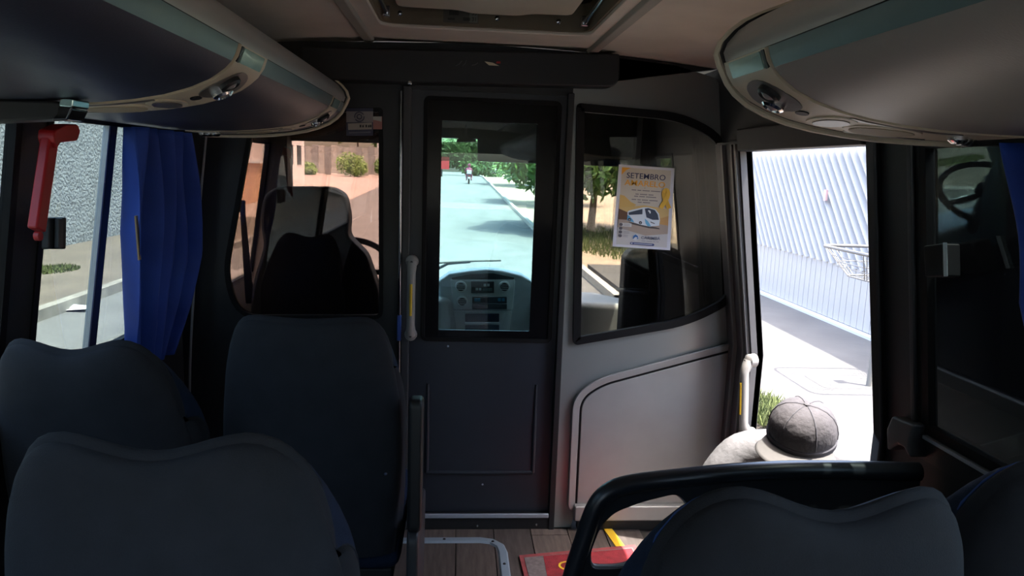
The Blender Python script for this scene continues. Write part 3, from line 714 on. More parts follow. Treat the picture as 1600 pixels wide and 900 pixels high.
MB().prism([atX(x, y, .985) for x, y in [(1442, 384), (1472, 380), (1473, 432), (1445, 433)]], (.04, 0, 0)).build('latch_body', RUBBER, lr, bevel=.004)
MB().prism([atX(x, y, .979) for x, y in [(1473, 379), (1479, 379), (1480, 432), (1474, 432)]], (.0015, 0, 0)).build('latch_edge', ALU, lr, bevel=.002)
gb_ = empty('hook_bar', at(60, 172, 1.30), 'black bar with chrome end hanging under the near rack', 'bar')
YH = 1.30
hbp = round_poly(pp([(-40, 153), (92, 158), (98, 168), (86, 186), (-40, 192)], YH), .012)
MB().prism(hbp, (0, .05, 0)).build('bar_body', BLACK, gb_, bevel=.008, bseg=3)
MB().prism(round_poly(pp([(94, 153), (115, 154), (113, 168), (91, 166)], YH - .006), .004), (0, .055, 0)).build('chrome_top', mat('chrome_teal', (.45, .62, .60), .2, metal=1), gb_, bevel=.003)
MB().prism(round_poly(pp([(91, 167), (113, 169), (104, 187), (82, 186), (90, 178)], YH - .004), .004), (0, .054, 0)).build('end_block', mat('gloss_black', (.01, .01, .012), .08), gb_, bevel=.003)
MB().tube([at(112, 168, YH - .006), at(104, 186, YH - .006), at(84, 187, YH - .006)], .0018, 6).build('chrome_edge', CHROME, gb_)
# floor trim, mat, yellow strip
tr = [(-.20, 2.60, .0), (.12, 2.60, .0), (.165, 2.588, .0), (.195, 2.555, .0), (.203, 2.51, .0), (.203, 1.3, .0)]
mb = MB(); L_ = [Vector(p) for p in tr]; vs = []; W2 = .019
for i, p in enumerate(L_):
    t = (L_[min(i + 1, 5)] - L_[max(i - 1, 0)]).normalized(); n = Vector((-t.y, t.x, 0)); vs += [p + n * W2 + Vector((0, 0, .001)), p + n * (W2 - .006) + Vector((0, 0, .008)), p - n * (W2 - .006) + Vector((0, 0, .008)), p - n * W2 + Vector((0, 0, .001))]
fs = [(i * 4 + k, i * 4 + k + 1, i * 4 + k + 5, i * 4 + k + 4) for i in range(5) for k in range(3)]
ft = struct(mb.add(vs, fs).build('trim_7', mat('blue_grey_metal', (.30, .38, .46), .4, metal=.4)), 'blue-grey metal edging with a rounded corner on the aisle floor', 'trim')
for x, y in ((.168, 2.58), (.203, 2.42), (-.02, 2.60)): MB().lathe([(.006, .008), (.004, .011)], (x, y, 0), (0, 0, 1), 10).build('screw', BLACK, ft)
rm = empty('floor_mat', (.5, 2.2, 0), 'red entrance mat with yellow lettering lying in the aisle', 'mat')
MREDm = mat('mat_red', (.26, .02, .03), .95, var=.25, vscale=40, bump=.4, bscale=500)
mq = [Vector(p) for p in ((.262, 2.475, .003), (.72, 2.545, .003), (.76, 1.90, .003), (.29, 1.86, .003))]
MB().prism(mq, (0, 0, .007)).build('mat_base', mat('mat_border', (.26, .05, .055), .9, var=.2, vscale=30), rm)
MB().prism([p.lerp(sum(mq, Vector()) / 4, .07) + Vector((0, 0, .0072)) for p in mq], (0, 0, .002)).build('mat_pile', mat('mat_grey', (.15, .125, .125), .95, var=.25, vscale=60), rm)
rq = [Vector((.352, 2.462, .0128)), Vector((.70, 2.512, .0128)), Vector((.72, 1.95, .0128)), Vector((.345, 1.93, .0128))]
MB().prism(rq, (0, 0, .001)).build('red_field', MREDm, rm)
text('mat_letter', 'C', (.425, 2.39, .0142), .085, YEL, rm, (0, 0, .08), extrude=.0006); text('mat_letter', 'B', (.435, 2.31, .0142), .085, YEL, rm, (0, 0, .08), extrude=.0006)
ys = MB().prism([Vector(p) for p in ((.625, 2.68, .002), (.66, 2.68, .002), (.70, 2.42, .002), (.665, 2.42, .002))], (0, 0, .004)).build('trim_8', YEL); struct(ys, 'yellow warning strip on the floor by the entrance', 'trim')

# card holder on the left pane
cdh = empty('card_holder', at(570, 190, YP - .006), 'grey card holder with round logo on the driver partition', 'card')
yk = YP - .007
def card(name, pts, dy, m, parent=cdh, th=.0015): return MB().prism(pp(pts, yk - dy), (0, th, 0)).build(name, m, parent)
cg = mat('card_grey', (.24, .22, .23), .5); cb = mat('card_navy', (.035, .035, .075), .5)
card('card_back', [(541, 169), (583, 169), (583, 212), (541, 212)], .0, cb)
card('card_header', [(541, 174), (583, 174), (583, 191), (541, 191)], .002, cg)
card('card_label', [(543.5, 193), (581, 191.5), (581, 202), (544, 203)], .002, mat('card_pale', (.36, .32, .29), .6))
card('card_stripe', [(545, 206.5), (579, 205.5), (579, 207.5), (545, 208.5)], .002, mat('card_line', (.13, .13, .17), .6))
card('side_card', [(583, 182), (597, 182), (597, 202), (583, 202)], .0, mat('card_rose', (.35, .16, .15), .6))
card('side_card_top', [(583, 182), (596, 182), (596, 190), (583, 187)], .001, mat('card_mint', (.40, .42, .40), .6))
lc = at(561.5, 182.5, yk - .004)
for a0, a1, r0 in ((.5, 3.4, .0165), (3.7, 6.4, .0165), (1.2, 4.2, .008), (-2, 1, .008)):
    MB().tube([lc + Vector((math.cos(a0 + (a1 - a0) * k / 10) * r0, 0, math.sin(a0 + (a1 - a0) * k / 10) * r0)) for k in range(11)], .0018, 6).build('logo_stroke', cb, cdh)
for k, x in enumerate((562, 566, 571, 575, 578)): card('print_mark', [(x, 195 + k % 2), (x + 2.5, 195), (x + 2.5, 199), (x, 199)], .004, BLACK)

# ---- poster on the right pane
ps = empty('poster', at(957, 385, YP - .02), 'white laminated poster with yellow ribbon and coach, headed SETEMBRO AMARELO', 'poster')
yq = YP - .012
c00, c10, c11, c01 = [at(x, y, yq) for x, y in ((967, 257), (1054, 263), (1047, 391), (957, 385))]
def pv(u, v, l): return c00.lerp(c10, u).lerp(c01.lerp(c11, u), v) + Vector((0, -.0004 * l, 0))
def fp(name, pts, l, col, rough=.5): return MB().prism([pv(u, v, l) for u, v in pts], (0, .0003, 0)).build(name, mat('print_' + name + '_%02d%02d%02d' % tuple(int(c * 99) for c in col), col, rough), ps)
def R4(a, b, c, d): return [(a, c), (b, c), (b, d), (a, d)]
def circ(u, v, r, n=16): return [(u + r * math.cos(2 * math.pi * k / n), v + r * .68 * math.sin(2 * math.pi * k / n)) for k in range(n)]
sl_ = MB().prism([pv(*p, -2) for p in [(-.035, -.025), (1.035, -.025), (1.035, 1.022), (-.035, 1.022)]], (0, .001, 0)).build('clear_sleeve', glass('sleeve_film', (.8, .8, .8)), ps)
fp('paper', R4(0, 1, 0, 1), 0, (.62, .62, .70))
fp('print_field', R4(.06, .94, .03, .97), 1, (.55, .49, .42))
fp('lower_field', R4(.06, .94, .72, .97), 2, (.52, .50, .50))
fp('orange_corner', [(.06, .03), (.22, .03), (.14, .06), (.06, .12)], 2, (.80, .36, .03))
fp('gold_cloud', [(.06, .36), (.14, .37), (.26, .44), (.36, .47), (.26, .53), (.06, .52)], 2, (.62, .40, .13))
fp('gold_glow', [(.06, .52), (.5, .47), (.94, .5), (.94, .62), (.06, .62)], 3, (.62, .42, .16))
fp('brown_hill', [(.06, .53), (.14, .55), (.26, .58), (.5, .60), (.5, .67), (.06, .66)], 4, (.12, .055, .03))
fp('sand_hill', [(.7, .64), (.82, .61), (.94, .58), (.94, .72), (.7, .72)], 4, (.55, .30, .10))
fp('poster_road', [(.06, .66), (.5, .66), (.94, .70), (.94, .80), (.55, .84), (.06, .76)], 5, (.38, .30, .25))
fp('road_shadow', [(.24, .685), (.5, .70), (.78, .735), (.80, .75), (.6, .745), (.3, .71)], 6, (.07, .06, .06))
fp('coach_body', [(.215, .56), (.24, .545), (.48, .495), (.56, .49), (.70, .51), (.765, .56), (.79, .64), (.78, .705), (.62, .725), (.46, .71), (.28, .68), (.215, .665)], 7, (.66, .72, .80))
fp('coach_window', [(.23, .57), (.47, .515), (.475, .58), (.24, .60)], 8, (.03, .045, .08))
fp('coach_windscreen', [(.51, .51), (.57, .50), (.69, .52), (.745, .57), (.77, .635), (.66, .64), (.55, .615)], 8, (.025, .04, .075))
fp('coach_stripe', [(.215, .60), (.25, .61), (.32, .66), (.34, .685), (.28, .68), (.215, .665)], 8, (.10, .36, .62))
fp('coach_stripe', [(.52, .63), (.58, .66), (.64, .72), (.58, .722), (.54, .69)], 8, (.14, .42, .66))
fp('coach_mirror', [(.575, .525), (.61, .53), (.62, .56), (.60, .565), (.59, .545), (.57, .54)], 9, (.75, .8, .85))
for u, v in ((.45, .685), (.255, .655)): fp('coach_wheel', circ(u, v, .028, 14), 9, (.02, .02, .03)); fp('coach_hub', circ(u, v + .003, .014, 12), 10, (.3, .3, .33))
fp('coach_light', [(.62, .66), (.70, .68), (.70, .69), (.63, .675)], 9, (.1, .1, .12))
RB = (.78, .44, .03)
rib = [(.79, .49), (.84, .42), (.90, .35), (.905, .30), (.88, .27), (.855, .27), (.83, .30), (.835, .35), (.89, .42), (.94, .49)]
def ribbon(pts, l, col, wd=.028):
    v = [pv(u, w_, l) for u, w_ in pts]; L2 = []; R2 = []
    v = smooth_path(v, 2)
    for i, p in enumerate(v):
        t = (v[min(i + 1, len(v) - 1)] - v[max(i - 1, 0)]).normalized(); n = Vector((-t.z, 0, t.x)); L2.append(p + n * wd * .2); R2.append(p - n * wd * .2)
    n = len(v); mb = MB().add(L2 + R2, [(i, i + 1, n + i + 1, n + i) for i in range(n - 1)]); mb.build('yellow_ribbon', mat('ribbon_%d' % l, col, .5), ps)
ribbon(rib[3:], 9, (.66, .36, .02), .042); ribbon(rib[:7], 10, RB, .042)
bx = (pv(1, .5, 0) - pv(0, .5, 0)).normalized(); pr = (math.pi / 2, -math.atan2(bx.z, bx.x), 0); pw = (c10 - c00).length
NAVY = mat('print_navy', (.02, .025, .09), .5); ORNG = mat('print_orange', (.80, .36, .02), .5); INK = mat('print_ink', (.10, .09, .12), .6)
text('headline', 'SETEMBRO', pv(.50, .125, 3), .029, NAVY, ps, pr, sx=1.08, bold=.005); text('headline', 'AMARELO', pv(.49, .213, 3), .030, ORNG, ps, pr, sx=1.16, bold=.005)
for v, ws in ((.288, [(.26, .34), (.36, .43), (.45, .58), (.6, .77)]), (.335, [(.33, .39), (.41, .54), (.56, .65)]), (.362, [(.31, .38), (.4, .5), (.52, .7)]), (.402, [(.27, .35), (.37, .43), (.45, .56), (.58, .73)]), (.432, [(.38, .45), (.47, .6)])):
    for a, b in ws: fp('small_print', R4(a, b, v, v + .010), 3, (.17, .15, .17))
fp('print_dot', circ(.49, .262, .008, 8), 3, (.3, .2, .12))
fp('list_card', R4(.10, .30, .70, .745), 6, (.58, .57, .57))
for k in range(4):
    v = .722 + .046 * k; fp('list_icon', circ(.115, v, .030, 12), 7, (.10, .09, .11))
    for q in (-.008, .009): fp('list_line', R4(.165, .27 - .02 * (k % 2), v + q - .003, v + q + .003), 7, (.30, .28, .33))
fp('logo_disc', circ(.385, .868, .058, 20), 7, (.58, .60, .66))
fp('logo_bird', [(.335, .885), (.345, .85), (.38, .832), (.42, .85), (.435, .885), (.40, .89), (.42, .872), (.385, .862), (.36, .875), (.35, .89)], 8, (.03, .12, .33))
text('company_name', 'CARIMBÁ', pv(.645, .868, 7), .0165, mat('print_slate', (.12, .14, .22), .5), ps, pr, sx=1.08, bold=.003)
for a, b in ((.49, .56), (.575, .675), (.69, .73), (.745, .79)): fp('small_print', R4(a, b, .903, .911), 7, (.3, .29, .34))
fp('contact_pill', [(.29, .945), (.31, .93), (.70, .932), (.72, .947), (.70, .962), (.31, .96)], 7, (.025, .045, .17))
fp('pill_icon', circ(.325, .945, .014, 10), 8, (.5, .52, .6)); fp('pill_line', R4(.36, .68, .941, .950), 8, (.45, .47, .56))

# ================================================================== DRIVER CAB
CABD = mat('cab_grey', (.66, .69, .70), .5, var=.06); CABK = mat('cab_dark', (.018, .017, .018), .6)
YW = 4.02                       # windscreen at mid height
# front wall below the windscreen, pillars and header
mb = MB(); mb.b2((-1.0, YF, -.35), (1.09, YF + .05, .70)); mb.b2((-.92, YF - .30, 1.585), (1.01, YF - .2, 1.90))
for s_ in (-1, 1):
    xo = XC + s_ * .93
    mb.hexa([(xo - .06, 3.62, ZS), (xo + .06, 3.62, ZS), (xo + .06, 3.74, ZS), (xo - .06, 3.74, ZS), (xo - s_ * .01 - .05, 3.60, 1.85), (xo - s_ * .01 + .05, 3.60, 1.85), (xo - s_ * .01 + .05, 3.70, 1.85), (xo - s_ * .01 - .05, 3.70, 1.85)])
cf = struct(mb.build('wall_cab', CABK), 'dark front end of the driver cab around the windscreen', 'wall')
# slanted curved windscreen
def wsp(i, j):
    x = XC + (i * 2 - 1) * .93; z = .70 + .92 * j; c = (i * 2 - 1) ** 2
    return Vector((x, YF + .02 - .12 * j - .38 * c ** 1.5, z))
ws = MB().grid(wsp, 16, 8).build('window_12', GL_CLEAR, smooth=True); struct(ws, 'wide curved windscreen of the bus', 'window')
# dashboard
db = empty('dashboard', (.15, 3.8, .4), 'pale grey dashboard with round vents, radio and centre console', 'dashboard')
top = [(-.93, 3.55), (-.78, 3.50), (-.10, 3.66), (.0, 3.76), (.38, 3.76), (.5, 3.66), (.9, 3.60), (1.0, 3.6), (1.02, 3.66), (.8, 4.0), (.045, 4.08), (-.7, 4.0), (-.93, 3.66)]
MB().prism([Vector((x, y, .40)) for x, y in top], (0, 0, .36)).build('dash_body', CABD, db, bevel=.03, bseg=3)
YD = 3.74
def dpp(pts, Y=YD): return [at(x, y, Y) for x, y in pts]
MB().prism(dpp([(684, 440), (702, 428), (735, 423), (760, 421), (785, 423), (815, 430), (832, 440), (832, 540), (684, 540)]), (0, .12, 0)).build('console_housing', mat('console_grey', (.66, .70, .72), .5), db, bevel=.012, bseg=3)
sh = mat('console_silver', (.88, .90, .90), .45); dk = mat('console_dark', (.07, .08, .085), .4)
MB().prism(round_poly(dpp([(705, 434), (735, 428), (770, 427), (804, 434), (802, 437), (707, 437)], YD - .008), .004), (0, .02, 0)).build('visor_strip', dk, db)
bz = MB().prism(round_poly(dpp([(703, 437), (805, 437), (801, 484), (709, 484)], YD - .012), .01), (0, .03, 0)).build('bezel', sh, db, bevel=.004)
MB().prism(round_poly(dpp([(708, 486), (800, 486), (796, 520), (714, 520)], YD - .008), .006), (0, .03, 0)).build('lower_bezel', sh, db, bevel=.004)
for x, y, r_d in ((720, 448, .031), (788, 448, .031), (722, 471, .030)):
    v = MB().lathe([(r_d, 0), (r_d * 1.0, .014), (r_d * .78, .018), (r_d * .74, .006), (.0, .004)], at(x, y, YD - .014), (0, -1, 0), 24).build('air_vent', sh, db, smooth=True)
    MB().lathe([(r_d * .70, .007), (r_d * .68, .010), (0, .011)], at(x, y, YD - .014), (0, -1, 0), 20).build('vent_core', dk, v, smooth=True)
    for k in (-1, 0, 1): MB().box(at(x, y, YD - .014) + Vector((0, -.012, k * r_d * .35)), (r_d * 1.2, .004, .004)).build('vent_slat', sh, v)
def dbox(name, x0, y0, x1, y1, m, dy=.014, th=.01, parent=db): return MB().prism(dpp([(x0, y0), (x1, y0), (x1, y1), (x0, y1)], YD - dy), (0, th, 0)).build(name, m, parent, bevel=.002)
rd = dbox('radio', 736, 440, 772, 458, dk, .018, .02)
for x, y in ((757.5, 445.5), (763, 445.5), (745, 452), (750, 452)): dbox('radio_button', x - 2, y - 2, x + 2, y + 2, sh, .020, .004, rd)
dbox('radio_display', 754, 450, 769, 455, mat('display', (.16, .22, .22), .3), .020, .004, rd)
ct = dbox('climate_unit', 738, 464, 792, 474, dk, .018, .02)
for x in (741, 746, 778, 784): dbox('blue_button', x, 466, x + 4.5, 471, mat('blue_button', (.05, .35, .55), .3), .020, .004, ct)
dbox('card_slot', 738, 475, 792, 483, mat('slot_grey', (.07, .08, .09), .4), .018, .02)
dbox('pocket', 727, 490, 780, 503, mat('pocket_navy', (.012, .02, .045), .6), .012, .02)
dbox('pocket_lip', 726, 504, 781, 507, sh, .018, .02)
dbox('pocket', 727, 508, 780, 520, mat('pocket_blue', (.05, .09, .13), .6), .012, .02)
# steering wheel
sw = empty('steering_wheel', (-.52, 3.52, .80), 'black steering wheel showing right of the driver seat', 'steering wheel')
c = Vector((-.52, 3.42, .93)); ax = Vector((0, -.62, .78)).normalized(); e1 = Vector((1, 0, 0)); e2 = ax.cross(e1)
MB().tube([c + e1 * (.215 * math.cos(2 * math.pi * k / 40)) + e2 * (.215 * math.sin(2 * math.pi * k / 40)) for k in range(40)], .015, 10, True).build('rim', CABK, sw, smooth=True)
for a in (0, math.pi, -math.pi / 2): MB().tube([c, c + (e1 * math.cos(a) + e2 * math.sin(a)) * .21], .013, 8).build('spoke', CABK, sw, smooth=True)
MB().lathe([(.06, 0), (.06, .02), (.03, .03)], c, ax, 20).build('hub', CABK, sw, smooth=True); MB().tube([c, c - ax * .25, c - ax * .45], .03, 12).build('column', CABK, sw, smooth=True)
# sun visors and mirror, windscreen header
vz = empty('sun_visor', at(790, 232, 3.80), 'dark sun visor folded down across the windscreen', 'sun visor')
MB().prism(round_poly(dpp([(746, 208), (1010, 218), (1010, 262), (746, 252)], 3.80), .012), (0, .018, 0)).build('visor_pad', mat('visor_dark', (.035, .04, .045), .5), vz, bevel=.004)
MB().tube([at(748, 214, 3.806), at(746, 200, 3.82)], .006, 8).build('visor_arm', BLACK, vz); MB().tube([at(1000, 222, 3.806), at(1000, 206, 3.82)], .006, 8).build('visor_arm', BLACK, vz)
vd = MB().prism(round_poly(dpp([(428, 150), (600, 155), (600, 224), (428, 219)], 3.70), .012), (0, .018, 0)).build('sun_visor', mat('visor_brown', (.035, .026, .026), .6), bevel=.004); tag(vd, 'dark brown sun visor above the driver seat', 'sun visor')
v2 = MB().prism(round_poly(dpp([(600, 221), (746, 222), (747, 248), (744, 252), (600, 250)], 3.84), .01), (0, .004, 0)).build('sun_visor', glass('smoked_visor', (.55, .55, .50))); tag(v2, 'smoked see-through sun visor strip left of the dark visor', 'sun visor')
im = MB().prism(round_poly(dpp([(714, 217), (743, 217), (744, 222), (713, 222)], 3.70), .003), (0, .02, 0)).build('inside_mirror', BLACK, bevel=.003); tag(im, 'small black inside mirror under the windscreen header', 'mirror')
MB().prism(dpp([(716, 211), (739, 211), (739, 217), (716, 217)], 3.71), (0, .015, 0)).build('mirror_bracket', BLACK, im); MB().tube([at(728, 212, 3.717), at(728, 196, 3.76)], .006, 8).build('mirror_stem', BLACK, im)
# wiper
wp = empty('wiper', at(735, 414, 4.13), 'black windscreen wiper seen through the door window', 'wiper')
MB().tube([at(684, 411, 4.14), at(735, 408, 4.14), at(783, 407, 4.14)], .006, 6).build('wiper_blade', BLACK, wp); MB().tube([at(684, 420, 4.16), at(700, 412, 4.15), at(735, 409, 4.15)], .009, 6).build('wiper_arm', BLACK, wp)
# driver and assistant seats
def cab_seat(label, pts, r, Y, th, x0, x1):
    t = empty('cab_seat', ((x0 + x1) / 2, Y, 0), label, 'seat', 'seats in the driver cab')
    o = round_poly(pp(pts, Y), r, 5); MB().prism(o, (0, th, 0)).build('backrest', CABK, t, bevel=.035, bseg=4)
    c = round_poly([Vector((x0, Y + .05, .42)), Vector((x1, Y + .05, .42)), Vector((x1, Y + .38, .42)), Vector((x0, Y + .38, .42))], .06); MB().prism(c, (0, 0, .14)).build('seat_cushion', CABK, t, bevel=.03, bseg=3)
    MB().b2((x0 + .08, Y + .1, 0), (x1 - .08, Y + .35, .42)).build('pedestal', BLACK, t, bevel=.01)
cab_seat('black high-backed driver seat behind the rose-tinted pane', [(385, 560), (394, 440), (406, 402), (411, 384), (405, 345), (410, 306), (430, 292), (515, 292), (538, 304), (545, 340), (543, 368), (553, 380), (572, 398), (590, 450), (604, 560)], .03, 3.12, .13, -.90, -.36)
cab_seat('black low seat behind the poster in the driver cab', [(968, 560), (974, 470), (978, 402), (990, 389), (1054, 386), (1066, 396), (1072, 470), (1074, 560)], .04, 3.2, .12, .74, 1.03)
# seat belt of the driver
bl = empty('seat_belt', (-.90, 3.0, .9), 'black seat belt hanging beside the driver window', 'belt')
a, b = atX(378, 318, -.895), atX(390, 474, -.93)
MB().add([a + Vector((-.010, 0, 0)), a + Vector((.010, 0, 0)), b + Vector((.022, 0, 0)), b + Vector((-.018, 0, 0)), a + Vector((-.010, .003, 0)), a + Vector((.010, .003, 0)), b + Vector((.022, .003, 0)), b + Vector((-.018, .003, 0))], [(0, 1, 2, 3), (7, 6, 5, 4), (0, 4, 5, 1), (1, 5, 6, 2), (2, 6, 7, 3), (3, 7, 4, 0)]).build('webbing', CABK, bl)
MB().box(atX(377, 322, -.90), (.032, .02, .05)).build('belt_anchor', BLACK, bl, bevel=.005)

# ================================================================== OUTSIDE
GZ = -.80
def gz(y): return GZ if y < 22 else (GZ + .02 * (y - 22) if y < 80 else GZ + 1.16 - .005 * (y - 80))
YS = [-40, -10, 0, 4, 8, 12, 16, 22, 30, 40, 50, 60, 70, 80, 100, 140, 240]
def ground(name, x0, x1, ys, dz, m, label, cat='ground', th=.3):
    mb = MB()
    for a, b in zip(ys[:-1], ys[1:]):
        mb.add([(x0, a, gz(a) + dz), (x1, a, gz(a) + dz), (x1, b, gz(b) + dz), (x0, b, gz(b) + dz)], [(0, 1, 2, 3)])
        for x in (x0, x1): mb.add([(x, a, gz(a) + dz), (x, b, gz(b) + dz), (x, b, gz(b) + dz - th), (x, a, gz(a) + dz - th)], [(0, 1, 2, 3)])
    return struct(mb.build(name, m), label, cat)
ASPH = mat('asphalt', (.135, .133, .128), .9, var=.18, vscale=1.3, bump=.25, bscale=25)
CONC = mat('sidewalk_concrete', (.125, .102, .078), .9, var=.2, vscale=1.2, bump=.25, bscale=12)
CONC2 = mat('pale_concrete', (.082, .078, .073), .9, var=.15, vscale=1.5, bump=.2, bscale=12)
DIRT = mat('sandy_dirt', (.30, .23, .16), .95, var=.25, vscale=1.5, bump=.4, bscale=9)
GRASS = mat('grass_green', (.085, .105, .03), .95, var=.4, vscale=6)
ground('ground', -90, 90, YS, -.06, DIRT, 'sandy ground around the street')
ground('road', -5.55, 2.75, YS, 0, ASPH, 'grey asphalt road ahead and beside the bus', 'road')
ground('sidewalk', -9.0, -5.68, [-40, 0, 8, 16, 22, 26], .15, CONC, 'tan sidewalk below the rough white wall', 'sidewalk')
ground('curb', -5.68, -5.52, [-40, 0, 8, 16, 22, 26], .155, mat('curb_stone', (.24, .22, .19), .9, var=.25, vscale=4), 'weathered curb along the far sidewalk', 'curb')
ground('parking_lot', -60, -5.56, [26, 30, 40, 50, 60, 70, 80], .01, mat('pale_asphalt', (.33, .27, .24), .9, var=.12, vscale=.5), 'pale open lot beyond the driver window', 'parking lot')
ground('sidewalk', 3.0, 5.70, [-12, 0, 4, 8, 12, 16], .15, CONC2, 'pale sunlit sidewalk outside the entrance', 'sidewalk')
ground('verge', 1.45, 3.0, [-12, 0, 4, 8, 12], .10, mat('pale_sand', (.074, .060, .043), .95, var=.3, vscale=2.5, bump=.4, bscale=12), 'sandy strip of ground between the bus and the pale sidewalk', 'verge')
ground('curb', 2.74, 2.88, YS[5:], .15, mat('curb_pale', (.45, .43, .38), .9, var=.2, vscale=4), 'pale curb along the entrance side of the road', 'curb')
# grass patches (blade mats)
def grass_patch(name, label, cx_, cy_, rx, ry, z, n, h=.07):
    mb = MB(); rnd = random.Random(int(cx_ * 100))
    for _ in range(n):
        a = rnd.random() * 6.28; r = math.sqrt(rnd.random()); x = cx_ + rx * r * math.cos(a); y = cy_ + ry * r * math.sin(a); t = rnd.random() * 3.14; hh = h * (.5 + rnd.random()); dx, dy = .012 * math.cos(t), .012 * math.sin(t); lx, ly = (rnd.random() - .5) * hh, (rnd.random() - .5) * hh
        mb.add([(x - dx, y - dy, z), (x + dx, y + dy, z), (x + lx, y + ly, z + hh)], [(0, 1, 2)])
    return tag(mb.build(name, GRASS, fix=False), label, 'grass', None, 'stuff')
grass_patch('grass_patch', 'small patch of grass on the tan sidewalk', -7.25, 13.35, .42, .6, gz(13) + .15, 900, .05)
ga_ = atZ(1212, 652, GZ + .15); grass_patch('grass_patch', 'tuft of grass beside the man in the cap', ga_.x, ga_.y, .25, .5, GZ + .15, 1500, .10)
p = atZ(112, 483, GZ); li = MB()
for k in range(3):
    q = p + Vector((k * .16 - .15, -.1 * k + .1, .02)); li.add([q + Vector((-.16, -.1, 0)), q + Vector((.12, -.12, .03)), q + Vector((.17, .13, .01)), q + Vector((0, .02, .13 if k == 0 else .05)), q + Vector((-.14, .12, .02))], [(0, 1, 3), (1, 2, 3), (2, 4, 3), (4, 0, 3)])
tag(li.build('litter', WHITE), 'crumpled white paper litter lying at the far curb', 'litter')
# left street wall
sw_ = MB(); 
for a, b in zip([-40, 0, 8, 16, 22], [0, 8, 16, 22, 27]): sw_.b2((-9.3, a, gz(a) - .1), (-8.85, b, 4.6))
struct(sw_.build('wall_street', mat('rough_white_render', (.25, .265, .265), .95, var=.16, vscale=3.0, bump=1.0, bscale=14)), 'rough white rendered wall across the street', 'wall')
pm_ = empty('building', (-11, 33, gz(33)), 'pale orange building seen past the driver window', 'building')
OR = mat('orange_render', (.62, .36, .22), .9, var=.12, vscale=1.0)
MB().b2((-16, 27.0, -1), (-9.4, 36, 1.3)).build('lower_wall', OR, pm_); MB().b2((-16, 27.05, 1.3), (-9.42, 36, 6)).build('upper_wall', mat('pale_rose_render', (.70, .58, .52), .9, var=.08), pm_)
MB().b2((-9.42, 30, 1.8), (-9.36, 31.5, 3.2)).build('window', BLACK, pm_); MB().b2((-9.46, 27.3, 1.26), (-9.3, 36, 1.38)).build('ledge', WHITE, pm_)
whb = empty('building', (-14, 44, 0), 'white block at the far end of the open lot', 'building')
MB().b2((-17, 43, -.5), (-10.1, 49, 4.5)).build('wall', mat('white_render', (.68, .66, .62), .9, var=.06), whb); MB().b2((-17.2, 42.8, 4.5), (-9.9, 49.2, 4.7)).build('roof', CONC, whb)
for y in (44.5, 46.8): MB().b2((-10.12, y, 1.2), (-10.06, y + 1.1, 2.4)).build('window', BLACK, whb)
# far fence made of single boards, shrubs
ff = empty('board_fence', (-14, 72, gz(72)), 'weathered board fence behind shrubs across the open lot', 'fence')
fb = [mat('fence_board_%d' % k, c, .9, var=.2, vscale=2) for k, c in enumerate([(.36, .34, .30), (.28, .27, .25), (.44, .41, .36)])]
bmesh_ = []
for k in range(3):
    o = MB().box((0, 0, 1.35), (.58, .06, 2.7)).build('board', fb[k]); bmesh_.append(o.data); bpy.data.objects.remove(o)
for k in range(36):
    o = bpy.data.objects.new('board', bmesh_[(k * 7 + k // 3) % 3]); COL.objects.link(o); o.parent = ff; o.location = (-10 + .6 * k - 1.2, 0, .08 * ((k * 5) % 3))
LEAF = [mat('leaf_%d' % k, c, .6, var=.35, vscale=2) for k, c in enumerate([(.10, .20, .035), (.16, .26, .06), (.06, .13, .03)])]
def foliage(name, blobs, n, size, m, parent, seed):
    rnd = random.Random(seed); mb = MB()
    for (c, rx, ry, rz) in blobs:
        for _ in range(n):
            d = Vector((rnd.gauss(0, 1), rnd.gauss(0, 1), rnd.gauss(0, 1))).normalized() * (rnd.random() ** .4)
            p = Vector(c) + Vector((d.x * rx, d.y * ry, d.z * rz)); a = Vector((rnd.gauss(0, 1), rnd.gauss(0, 1), rnd.gauss(0, 1))).normalized(); b = a.orthogonal().normalized(); s_ = size * (.6 + .8 * rnd.random())
            mb.add([p - a * s_, p + b * s_ * .45, p + a * s_, p - b * s_ * .45], [(0, 1, 2, 3)])
    return mb.build(name, m, parent, fix=False)
def shrub(label, x, y, r, h, k, group=None):
    t = empty('shrub', (x, y, gz(y)), label, 'shrub', group); z = gz(y)
    foliage('foliage', [((x, y, z + h * .5), r, r * .8, h * .5), ((x + r * .4, y - .2, z + h * .35), r * .7, r * .7, h * .35)], 900, .13, LEAF[k], t, int(x * 31 + y))
    MB().tube([(x, y, z - .1), (x + .05, y, z + h * .5)], [.07, .03], 8).build('stem', mat('bark', (.10, .07, .05), .9, var=.3, vscale=6), t)
sx_ = [at(x, 270, 69).x for x in (548, 590, 478)]
shrub('round pale green shrub in front of the board fence', sx_[0], 69, 1.5, 2.3, 1); shrub('green shrub at the fence end next to the black post', sx_[1] + .5, 69.5, .9, 2.0, 0); shrub('low shrub next to the white block at the fence', sx_[2], 70, .8, 1.2, 1)
